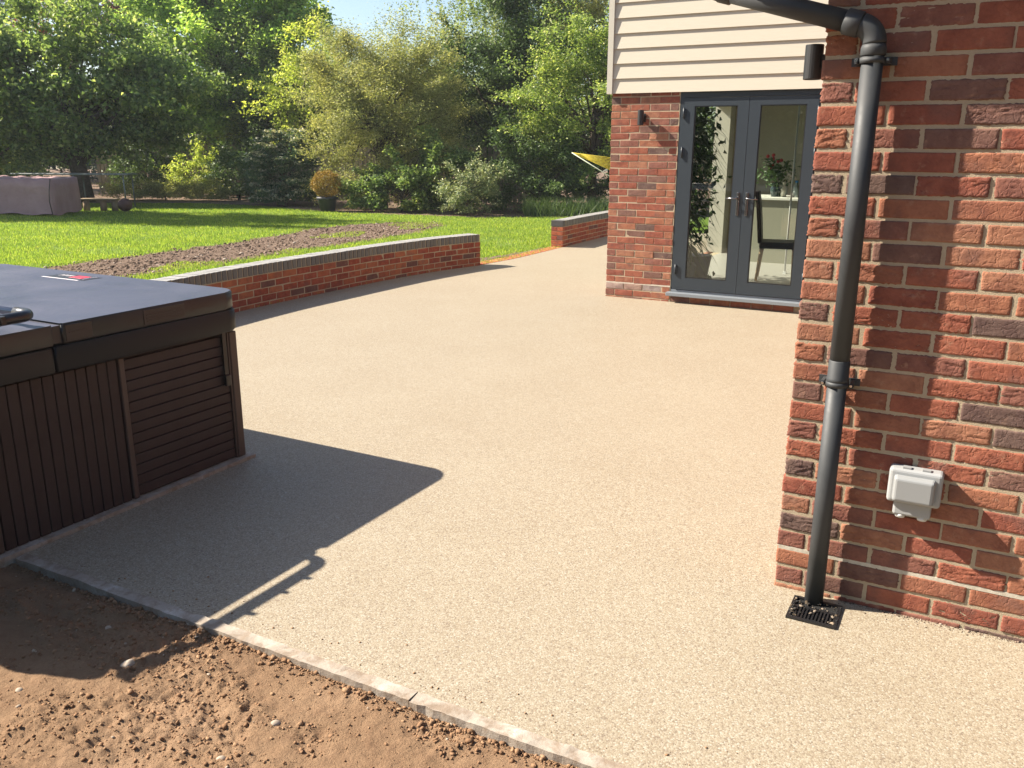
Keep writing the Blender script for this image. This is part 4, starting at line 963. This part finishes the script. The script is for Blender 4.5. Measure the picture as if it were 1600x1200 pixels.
# ------------------------------------------------------------------ garden things
# fence, tall closeboard seen in two gaps between the shrubs
def fence(p0, p1, h, label, gap=.02, bw=.12, jit=.02, seed=1):
    d = Vector((p1[0]-p0[0], p1[1]-p0[1], 0)); ln = d.length; root = empty('fence', (p0[0], p0[1], 0), math.atan2(d.y, d.x), label, 'fence')
    r_ = random.Random(seed); mes = []
    for i in range(4):
        b = MB(); b.box(0, bw, -.01, .01, .03, h); vs = b.b.verts[:]
        for v in vs:
            if v.co.z > h-.1: v.co.x += r_.uniform(-.006, .006); v.co.z -= (.03 if v.co.x > bw/2 else 0)*r_.random()
        mes.append(b.mesh('board', M_fence))
    x = 0; n = 0
    while x < ln and n < 295:
        link('board', r_.choice(mes), root, (x, 0, r_.uniform(-jit, jit)), (0, r_.uniform(-.01, .01), r_.uniform(-.03, .03))); x += bw+gap; n += 1
    for z in (.4, h*.55, h-.25): bbox('rail', M_fence, 0, ln, .012, .05, z, z+.07, root)
    for i in range(int(ln/2.4)+1): bbox('post', M_fence, i*2.4, i*2.4+.08, .052, .13, -.2, h+.02, root)
fence((-14.5, 30.9), (-8.2, 30.0), 1.72, 'pale weathered board fence behind the left trees', .035, .11, .05, 2)
fence((-7.9, 27.6), (1.0, 25.6), 1.62, 'dark shaded board fence behind the olive shrub', .03, .12, .05, 3)

# mauve covered box
bx = Vector((-10.96, 20.97, 0)); dA = Vector((-1.64, .51, 0)).normalized(); dC = Vector((-.19, 1.67, 0)).normalized()
cov = MB(); H_ = .86; NX, NY = 26, 14
def cpt(a_, b_, z): 
    wv = .008*math.sin(a_*7+z*3)+.012*math.sin(b_*11+1+z*2); return bx+dA*(a_*3.0)+dC*(b_*1.65)+Vector((0, 0, z))+(dA+dC)*wv*.5
tops = [[cov.b.verts.new(cpt(i/NX, j/NY, H_+.02*math.sin(i*1.3)*math.cos(j*.9)-.025*math.exp(-((i/NX-.4)**2+(j/NY-.5)**2)*9))) for j in range(NY+1)] for i in range(NX+1)]
for i in range(NX):
    for j in range(NY): cov.b.faces.new((tops[i][j], tops[i+1][j], tops[i+1][j+1], tops[i][j+1])).smooth = True
ring = [tops[i][0] for i in range(NX+1)]+[tops[NX][j] for j in range(1, NY+1)]+[tops[i][NY] for i in range(NX-1, -1, -1)]+[tops[0][j] for j in range(NY-1, 0, -1)]
prev = ring; cen = bx+dA*1.5+dC*.8
for lv in range(1, 5):
    cur = []
    for i, v in enumerate(ring):
        o_ = (v.co-cen); o_.z = 0; o_.normalize(); f_ = lv/4
        cur.append(cov.b.verts.new(Vector((v.co.x, v.co.y, H_*(1-f_)+.02*math.sin(i*.7)*f_+.03*f_))+o_*(.03*f_+.008*math.sin(i*1.9)*f_)))
    for i in range(len(ring)): cov.b.faces.new((prev[i], prev[(i+1) % len(ring)], cur[(i+1) % len(ring)], cur[i])).smooth = True
    prev = cur
cov_root = empty('covered_table', (0, 0, 0), 0, 'large low box shape draped in a dusty mauve cover on the lawn at far left', 'covered furniture')
cov.build('cover', M_cloth, cov_root)
m = MB(); m.tube([bx+Vector((-.05, -.06, .05)), bx+Vector((-.10, -.035, .35)), bx+Vector((-.07, -.04, .6)), bx+Vector((-.02, -.02, .88))], .012, 6); m.build('cord', M_brown, cov_root)
for (a_, b_) in ((.1, .2), (.9, .2), (.1, .8), (.9, .8)):
    p_ = bx+dA*3*a_+dC*1.65*b_; m = MB(); m.tube([p_+Vector((0, 0, -.01)), p_+Vector((0, 0, .8))], .03, 6); m.build('leg', M_wood, cov_root)
# grey table behind it
tt = empty('garden_table', (-12.2, 24.4, 0), R(-3), 'long thin grey-topped garden table behind the mauve covered box', 'table')
m = MB(); m.box(-1.55, 1.75, -.3, .3, .86, .90); m.bevel(.01, 1); m.build('tabletop', M_grey_top, tt)
for x in (-1.4, 0.2, 1.6):
    for y in (-.25, .25): m = MB(); m.tube([(x, y, -.01), (x, y, .86)], .022, 6); m.build('leg', M_grey_top, tt)
# log bench
lb = empty('plank_bench', (-10.75, 22.9, 0), R(4), 'low plank bench on short logs under the left tree', 'bench')
m = MB(); m.box(-.5, .45, -.14, .14, .27, .315); m.bevel(.008, 1); m.build('plank', M_wood, lb)
for x in (-.38, .05, .34): m = MB(); m.tube([(x, 0, -.01), (x, 0, .27)], [.085, .08], 12); m.build('log_leg', M_wood, lb)
ds = MB(); ds.ball((0, 0, .17), .18, (1, 1, .95), 3); props(ds.build('fire_bowl', M_rust, loc=(-10.0, 22.6, 0)), 'small round rusty brown ball on the grass at the right end of the plank bench', 'garden ball')
# potted bronze shrub
pt_ = empty('potted_shrub', (-4.87, 23.05, 0), 0, 'clipped ball of bronze-gold foliage in a dark grey pot on the lawn', 'potted plant')
m = MB(); m.tube([(0, 0, -.01), (0, 0, .30), (0, 0, .31), (0, 0, .37), (0, 0, .35)], [.18, .245, .275, .275, .24], 28); m.build('pot', M_pot, pt_)
m = MB(); m.tube([(0, 0, .34), (0, 0, .36)], [.24, .24], 20); m.tube([(0, 0, .3), (0, 0, .8)], [.03, .02], 6); m.build('stem', M_bark, pt_)
d = rng.normal(0, 1, (5200, 3)); d /= np.linalg.norm(d, axis=1, keepdims=True); rr = .41*rng.uniform(.72, 1.0, 5200)[:, None]*(1+.05*np.sin(d[:, :1]*9+d[:, 1:2]*7))
link('foliage', leaves_mesh('foliage', d*rr*np.array([1, 1, .86])+np.array([0, 0, .70]), .05, LM['orange'], .2, 5, .4), pt_)

# hammock strung at the right behind the house corner
hm = empty('hammock', (1.75, 17.9, 0), 0, 'yellow string hammock end hanging behind the house corner', 'hammock')
M_yel = mat('yellow_cord', (.62, .50, .05), .7); M_rope = mat('pale_rope', (.5, .55, .45), .7)
apex = Vector((-.55, .3, 1.55))
m = MB()
for i in range(10):
    q = i/9; e_ = Vector((1.0+.35*q, .3+.5*q, 1.42-.55*q)); m.tube([apex, apex.lerp(e_, .5)+Vector((0, 0, -.03-.03*q)), e_], .005, 4)
for j in range(5): 
    f_ = .4+.14*j; m.tube([apex.lerp(Vector((1.0+.35*q, .3+.5*q, 1.42-.55*q)), f_)+Vector((0, 0, -.03)) for q in np.linspace(0, 1, 8)], .004, 4)
m.build('net', M_yel, hm)
m = MB(); m.tube([apex, apex+Vector((.7, -.1, -.42)), apex+Vector((1.4, -.1, -.78))], .011, 6); m.build('rope', M_rope, hm)

# ------------------------------------------------------------------ trees and shrubs
B = lambda x, y, z, rx, ry, rz: ((x, y, z), (rx, ry, rz))
tree('broadleaf_tree', -12.9, 26.5, [B(.2, 0, 3.7, 3.3, 1.9, 1.9), B(-1.8, -.3, 3.1, 2.2, 1.6, 1.9), B(2.0, -.3, 3.1, 1.7, 1.5, 1.5), B(-3.0, 0, 3.3, 2.2, 1.7, 2.3), B(.5, -.5, 2.4, 2.4, 1.4, 1.0)], 62000, .155, 'maple',
     'broad round tree with drooping mid-green leaves beside the mauve covered box', trunk_h=2.4, tr=.24, nclump=210, rc=.62, seed=2, droop=.5, lean=(-.4, 0), limbs=40, aspect=.6)
tree('broadleaf_tree', -10.0, 31.8, [B(0, 0, 4.4, 2.9, 2, 2.6), B(1.8, -.3, 4.8, 1.8, 1.6, 2.2), B(-1.7, 0, 4.9, 1.7, 1.6, 2.0), B(.4, 0, 6.5, 2.2, 1.4, 1.6), B(-1.9, 0, 6.6, 1.5, 1.2, 1.5), B(2.0, 0, 6.6, 1.2, 1.2, 1.6), B(-1.2, -.4, 2.8, 2.2, 1.2, 1.2), B(1.2, -.6, 3.0, 2.2, 1.2, 1.3)], 80000, .15, 'bright',
     'fresh green leafy tree behind the fence, right of the broad round tree', trunk_h=3, tr=.2, nclump=170, rc=.6, seed=3, limbs=30, aspect=.6)
tree('broadleaf_tree', -6.9, 28.6, [B(0, 0, 3.2, 1.0, .9, 1.4), B(.6, 0, 4.1, .9, .8, 1.1), B(-.4, 0, 2.4, .9, .8, .8)], 9000, .12, 'yellow',
     'small loose yellow-green tree left of the olive shrub', trunk_h=2, tr=.09, nclump=55, rc=.4, seed=4, limbs=20)
tree('shrub_tree', -3.6, 24.3, [B(0, 0, 2.3, 1.9, 1.4, 1.9), B(-.9, -.1, 2.6, 1.3, 1.1, 1.6), B(1.1, .1, 2.3, 1.2, 1.1, 1.6), B(.2, 0, 3.9, 1.5, 1.0, 1.0), B(-.9, 0, 3.6, 1.0, .9, .9), B(-.2, -.3, .9, 1.7, .8, .8), B(1.3, 0, 3.4, 1.0, .9, 1.0)], 95000, .075, 'olive',
     'large dense olive-green shrub behind the potted bronze ball', trunk_h=1.2, tr=.12, nclump=260, rc=.42, seed=5, limbs=40, aspect=.32, up=.2)
# upright whippy shoots above the olive shrub
sh = []
for i in range(44):
    x = rng.uniform(-1.7, 1.5); y = rng.uniform(-.6, .6); h = rng.uniform(4.0, 5.6); n = 170; q = rng.uniform(0, 1, n)**1.3
    sh.append(np.c_[x*(1+.25*q)+rng.normal(0, .09, n), y+rng.normal(0, .09, n), 2.9+q*(h-2.9)])
tree('willow_shoots', -3.5, 26.4, [B(0, 0, 3.4, 1.6, .8, .8)], 5000, .085, 'birch', 'thin upright feathery shoots against the sky above the olive shrub', 'shrub', trunk_h=2.5, tr=.06, nclump=60, rc=.3, seed=6, limbs=40, aspect=.35, extra=np.vstack(sh))
tree('broadleaf_tree', -.4, 26.6, [B(0, 0, 2.9, 1.7, 1.3, 2.2), B(-.9, 0, 3.4, 1.1, 1, 1.5), B(.9, -.2, 2.2, 1.2, 1, 1.7), B(-.2, 0, 4.8, 1.5, .9, 1.3), B(1.6, 0, 1.6, 1.5, 1, 1.5), B(1.3, .2, 4.2, 1.5, 1, 1.6), B(.3, 0, 6.2, 1.3, 1, 1.2)], 62000, .11, 'dark',
     'deep green dense tree in the middle, between the olive shrub and the hawthorn', trunk_h=2, tr=.14, nclump=190, rc=.45, seed=7, limbs=30)
# birch with hanging twigs
hang = []
for i in range(420):
    a_ = rng.uniform(0, 6.28); r_ = rng.uniform(.5, 4.6); x, y = r_*math.cos(a_), r_*.6*math.sin(a_); z1 = rng.uniform(5.4, 8.8)-.2*r_; ln = rng.uniform(1.0, 2.8); n = 80; q = rng.uniform(0, 1, n)
    hang.append(np.c_[x+rng.normal(0, .06, n)+.1*q, y+rng.normal(0, .06, n), z1-q*ln])
tree('birch_tree', .9, 29.5, [B(0, 0, 7.2, 2.2, 1.5, 1.2), B(-.9, 0, 5.6, 1.6, 1.2, 1.0)], 6000, .09, 'birch', 'tall birch with hanging twigs and a pale trunk behind the hawthorn', trunk_h=7.5, tr=.13, nclump=110, rc=.4, seed=8, bark=M_birchbark, limbs=60, extra=np.vstack(hang), lean=(.5, 0))
tree('hawthorn_tree', 2.1, 23.4, [B(0, 0, 2.6, 1.7, 1.2, 1.6), B(-1.0, -.2, 2.9, 1.0, .9, 1.1), B(1.4, 0, 2.9, 1.5, 1.2, 1.7), B(-.2, 0, 1.5, 1.6, 1.0, 1.0), B(2.6, .3, 2.4, 1.5, 1.2, 1.7), B(-.6, 0, 3.9, 1.1, .9, .9), B(.6, .2, 4.2, 1.4, .9, 1.0)], 62000, .085, 'hawthorn',
     'spreading hawthorn with arching branches next to the house corner', trunk_h=1.4, tr=.11, nclump=210, rc=.36, seed=9, limbs=60)
tree('birch_tree', 3.4, 27.5, [B(0, 0, 5, 2.2, 1.5, 2.4), B(-1, 0, 6.5, 1.6, 1.2, 1.6)], 22000, .09, 'olive', 'light olive feathery tree high up behind the house corner', trunk_h=5, tr=.12, nclump=140, rc=.4, seed=10, bark=M_birchbark, limbs=40)
# shrubs of the border
tree('ivy_shrub', -2.9, 23.0, [B(0, 0, .6, 1.3, .6, .65), B(1.0, .2, .9, .7, .5, .9), B(-.8, .1, .5, .7, .4, .55), B(1.7, .2, .7, .6, .4, .8)], 26000, .085, 'maple', 'glossy dark green ground shrub at the foot of the olive shrub', 'shrub', trunk_h=.5, tr=.04, nclump=90, rc=.24, seed=11, limbs=20, aspect=.7)
tree('variegated_shrub', -1.15, 21.9, [B(0, 0, .55, .75, .5, .5), B(.3, 0, .9, .45, .4, .38)], 9000, .062, 'silver', 'grey-green variegated rounded shrub in front of the dark tree', 'shrub', trunk_h=.4, tr=.03, nclump=60, rc=.2, seed=12, limbs=20)
tree('hedge_shrub', .7, 22.9, [B(0, 0, 1.0, 1.4, .6, 1.0), B(1.3, .2, .9, 1.2, .6, .9), B(-.9, .2, .8, .8, .5, .8)], 26000, .075, 'dark', 'low dark shrub mass beneath the hawthorn', 'shrub', trunk_h=.4, tr=.04, nclump=80, rc=.28, seed=13, limbs=15)
# viburnum: tiers of pale flower over dark leaf
vp, vf = [], []
for i in range(120):
    a_ = rng.uniform(0, 6.28); z = rng.uniform(.2, 2.1); r_ = (1.25*(1-(z/2.5)**1.7)**.5)*rng.uniform(.35, 1); c_ = np.array([r_*math.cos(a_), r_*.8*math.sin(a_), z]); R_ = rng.uniform(.10, .26)
    n = 130; q = rng.normal(0, .5, (n, 3))*np.array([R_, R_, .09]); vp.append(c_+q-np.array([0, 0, .05])); q = rng.normal(0, .5, (64, 3))*np.array([R_, R_, .05]); vf.append(c_+q)
vr = tree('viburnum_shrub', -6.55, 25.3, [B(0, 0, .9, .9, .7, .8)], 5000, .085, 'viburnum', 'tiered shrub with whitish blossom layers left of the potted bronze ball', 'shrub', trunk_h=1, tr=.05, nclump=50, rc=.3, seed=14, limbs=25, extra=np.vstack(vp))
link('blossom', leaves_mesh('blossom', np.vstack(vf), .07, LM['white'], 1.2, 9, .9), vr)
tree('bright_shrub', -10.3, 28.7, [B(0, 0, .75, .75, .5, .65)], 5200, .09, 'yellow', 'small bright yellow-green shrub in front of the pale fence', 'shrub', trunk_h=.4, tr=.03, nclump=45, rc=.24, seed=15, limbs=10)
tree('dark_shrub', -8.6, 27.6, [B(0, 0, .8, .8, .6, .8), B(.7, 0, .6, .6, .5, .6)], 8000, .09, 'dark', 'rounded dark green shrub between the bright shrub and the viburnum', 'shrub', trunk_h=.4, tr=.04, nclump=60, rc=.28, seed=16, limbs=10)
tree('low_hedge', -10.8, 27.3, [B(-1.0, 0, .28, .9, .4, .28), B(.3, 0, .3, 1.0, .4, .3), B(1.4, -.2, .28, .8, .4, .28)], 15000, .06, 'olive', 'knee-high pale olive hedge running right from the trunk of the broad tree', 'hedge', trunk_h=.2, tr=.02, nclump=130, rc=.2, seed=17, limbs=10)
tree('left_shrub', -15.9, 25.9, [B(0, 0, 1.0, 1.3, .8, 1.0), B(-1.6, 0, 1.2, 1.2, .8, 1.2)], 12000, .10, 'maple', 'leafy shrub behind the mauve covered box at far left', 'shrub', trunk_h=.5, tr=.04, nclump=70, rc=.3, seed=18, limbs=12)
tree('understorey_shrub', -7.2, 30.2, [B(0, 0, 1.7, 1.4, .8, 1.7), B(-1.3, .4, 2.4, 1.0, .8, 1.2)], 14000, .11, 'dark', 'dark holly-like shrub in the shade behind the viburnum', 'shrub', trunk_h=1, tr=.07, nclump=90, rc=.36, seed=19, limbs=20)
# long grasses under the hawthorn
def tuft(N): 
    return np.c_[rng.uniform(.3, 2.6, N), 22.0+rng.normal(0, .22, N)]
o = blades('long_grass', 2600, tuft, .42, .008, LM['dark'], .9); o['label'] = 'long arching grass leaves below the hawthorn'
# copper shoots, back trees
tree('understorey_tree', -8.3, 30.9, [B(0, 0, 3.6, 1.9, 1.0, 1.9), B(-1.8, -.2, 3.0, 1.6, 1.0, 1.3), B(1.0, -.2, 2.6, 1.4, .9, 1.5)], 30000, .13, 'maple', 'mid-green leafy tree filling the gap between the fresh green tree and the olive shrub', trunk_h=2.5, tr=.1, nclump=130, rc=.5, seed=21, limbs=24)
tree('garden_shrub', -9.2, 29.4, [B(0, 0, .9, .9, .5, .9), B(-3.2, .6, .8, 1.2, .5, .9)], 12000, .1, 'dark', 'dark loose shrub growing against the pale fence', 'shrub', trunk_h=.5, tr=.04, nclump=80, rc=.3, seed=22, limbs=12)
tree('copper_tree', -17.8, 36.5, [B(0, 0, 6.2, 1.6, 1.2, 1.6), B(1.6, 0, 6.6, 1.2, 1, 1.3)], 12000, .13, 'copper', 'reddish copper-leaved treetop peeping over the broad round tree', trunk_h=5.5, tr=.14, nclump=80, rc=.42, seed=20, limbs=20)
def conifer(x, y, h, r_, n, label, seed):
    g_ = np.random.default_rng(seed); nb = int(h*16); P = []; root = empty('conifer_tree', (x, y, 0), 0, label, 'tree', 'conifers behind the garden'); m = MB(); m.tube([(0, 0, -.1), (0, 0, h*.97)], [.25, .03], 8)
    for i in range(nb):
        z = h*(.08+.9*(i/nb)); R_ = r_*(1-(z/h))**.8*g_.uniform(.7, 1.1)+.12; a_ = g_.uniform(0, 6.28); k = n//nb; q = g_.uniform(0, 1, k)**.7
        P.append(np.c_[R_*q*math.cos(a_)+g_.normal(0, .16, k), R_*q*math.sin(a_)+g_.normal(0, .16, k), z-R_*.28*q+g_.normal(0, .07, k)])
        if i % 2 == 0: m.tube([(0, 0, z), (R_*math.cos(a_), R_*math.sin(a_), z-R_*.25)], [.03, .01], 4, False)
    m.build('trunk', M_bark, root); link('crown', leaves_mesh('crown', np.vstack(P), .17, LM['conifer'], .3, seed, .3, .3), root)
conifer(-23.5, 41, 12.5, 4.2, 26000, 'dark blue-green conifer filling the top left corner', 31)
conifer(-17.0, 42, 12.0, 4.0, 26000, 'dark conifer behind the copper-leaved treetop', 32)
conifer(-12.6, 41, 12.0, 3.4, 22000, 'tall dark conifer behind the fresh green tree', 33)
conifer(-9.8, 39, 10.0, 2.2, 18000, 'slim dark conifer just left of the patch of sky', 34)
bt = [(-29, 44, 9.0, 4.0, 'maple', 'tall green tree at the far left edge of the garden'), (-5.8, 42, 4.6, 3.2, 'dark', 'low dark treetop below the patch of sky'), (-3.2, 38, 5.4, 2.4, 'birch', 'pale feathery treetop rising behind the olive shrub'), (-1.2, 41, 5.0, 3.2, 'dark', 'low dark treetop behind the deep green tree'),
      (4.5, 40, 8.0, 3.6, 'birch', 'tall pale green tree far behind the birch'), (10.5, 38, 9.0, 4.0, 'maple', 'tall green tree hidden mostly by the house'), (-20.5, 33, 5.2, 3.2, 'maple', 'green tree behind the left shrub at the frame edge')]
for i, (x, y, h, r_, lm, lab) in enumerate(bt):
    tree('background_tree', x, y, [B(0, 0, h*.55, r_, 1.8, h*.42), B(-r_*.5, 0, h*.4, r_*.7, 1.5, h*.36), B(r_*.5, 0, h*.42, r_*.7, 1.5, h*.38)], 24000, .17, lm, lab, trunk_h=h*.5, tr=.2, nclump=130, rc=.7, seed=50+i, limbs=16, group='trees at the back of the garden')
tree('shade_tree', -18.6, 22.6, [B(0, 0, 7.2, 2.6, 1.5, 2.6), B(-.6, 0, 4.2, 2.2, 1.3, 2.0), B(.3, -.1, 9.6, 2.2, 1.4, 1.6)], 26000, .2, 'maple', 'tall tree off to the left whose shade falls across the back of the lawn', trunk_h=7, tr=.22, nclump=120, rc=.6, seed=90, limbs=20)
# far low belt closing the horizon
hb = MB(); P = np.c_[rng.uniform(-45, 40, 60000), 46+rng.normal(0, .8, 60000), np.abs(rng.normal(0, 1, 60000))*1.3+.1]
P[:, 2] += .8*vnoise(P[:, :2], .5, 9); hb.b.free()
o = link('distant_hedge', leaves_mesh('distant_hedge', P, .26, LM['dark'], .4, 77)); o['kind'] = 'stuff'; o['label'] = 'distant mass of dark foliage closing the view'
# unseen hedge added round the near side to cut sky light on the walls
ph = rng.uniform(R(-118), R(118), 46000); rd_ = 15+1.2*rng.normal(0, 1, 46000)
P = np.c_[1.0+rd_*np.sin(ph+math.pi)*1.15, 1.0+rd_*np.cos(ph+math.pi), rng.uniform(0, 1, 46000)**.85*(6.3+1.0*np.sin(ph*9)+.7*np.sin(ph*23))]
P = P[~((P[:, 0] < -4) & (P[:, 1] > -1.5))]; P = P[~((P[:, 0] > 0) & (P[:, 1] > -2))]
o = link('sky_block_hedge', leaves_mesh('sky_block_hedge', P, .42, LM['dark'], .3, 78, .7)); o['kind'] = 'stuff'; o['label'] = 'tall dark unseen hedge added on the near side to cut low sky light'
# neighbouring trees behind the camera, mirrored in the door glass
for i, (x, y, lb_) in enumerate(((-13, -8, 'middle'), (-9, -12, 'nearest'), (-17.5, -3.5, 'farthest'))):
    tree('background_tree', x, y, [B(0, 0, 3.2, 2.6, 2.6, 2.8)], 9000, .26, 'dark', lb_+' of three dense dark trees on the near side of the garden', trunk_h=2, tr=.2, nclump=60, rc=.8, seed=70+i, limbs=12, group='trees on the near side of the garden')

# thin haze volume added to lift the dark tones among the trees
hz = MB(); hz.box(-75, 75, -55, 77, -1.4, 15.5)
M_haze = bpy.data.materials.new('haze'); M_haze.use_nodes = True; tr = M_haze.node_tree; tr.nodes.remove(tr.nodes['Principled BSDF'])
pv = tr.nodes.new('ShaderNodeVolumePrincipled'); pv.inputs['Color'].default_value = (.85, .92, 1, 1); pv.inputs['Density'].default_value = .0007; pv.inputs['Anisotropy'].default_value = .2
tr.links.new(pv.outputs[0], tr.nodes['Material Output'].inputs['Volume'])
o = hz.build('haze', M_haze); o['kind'] = 'stuff'
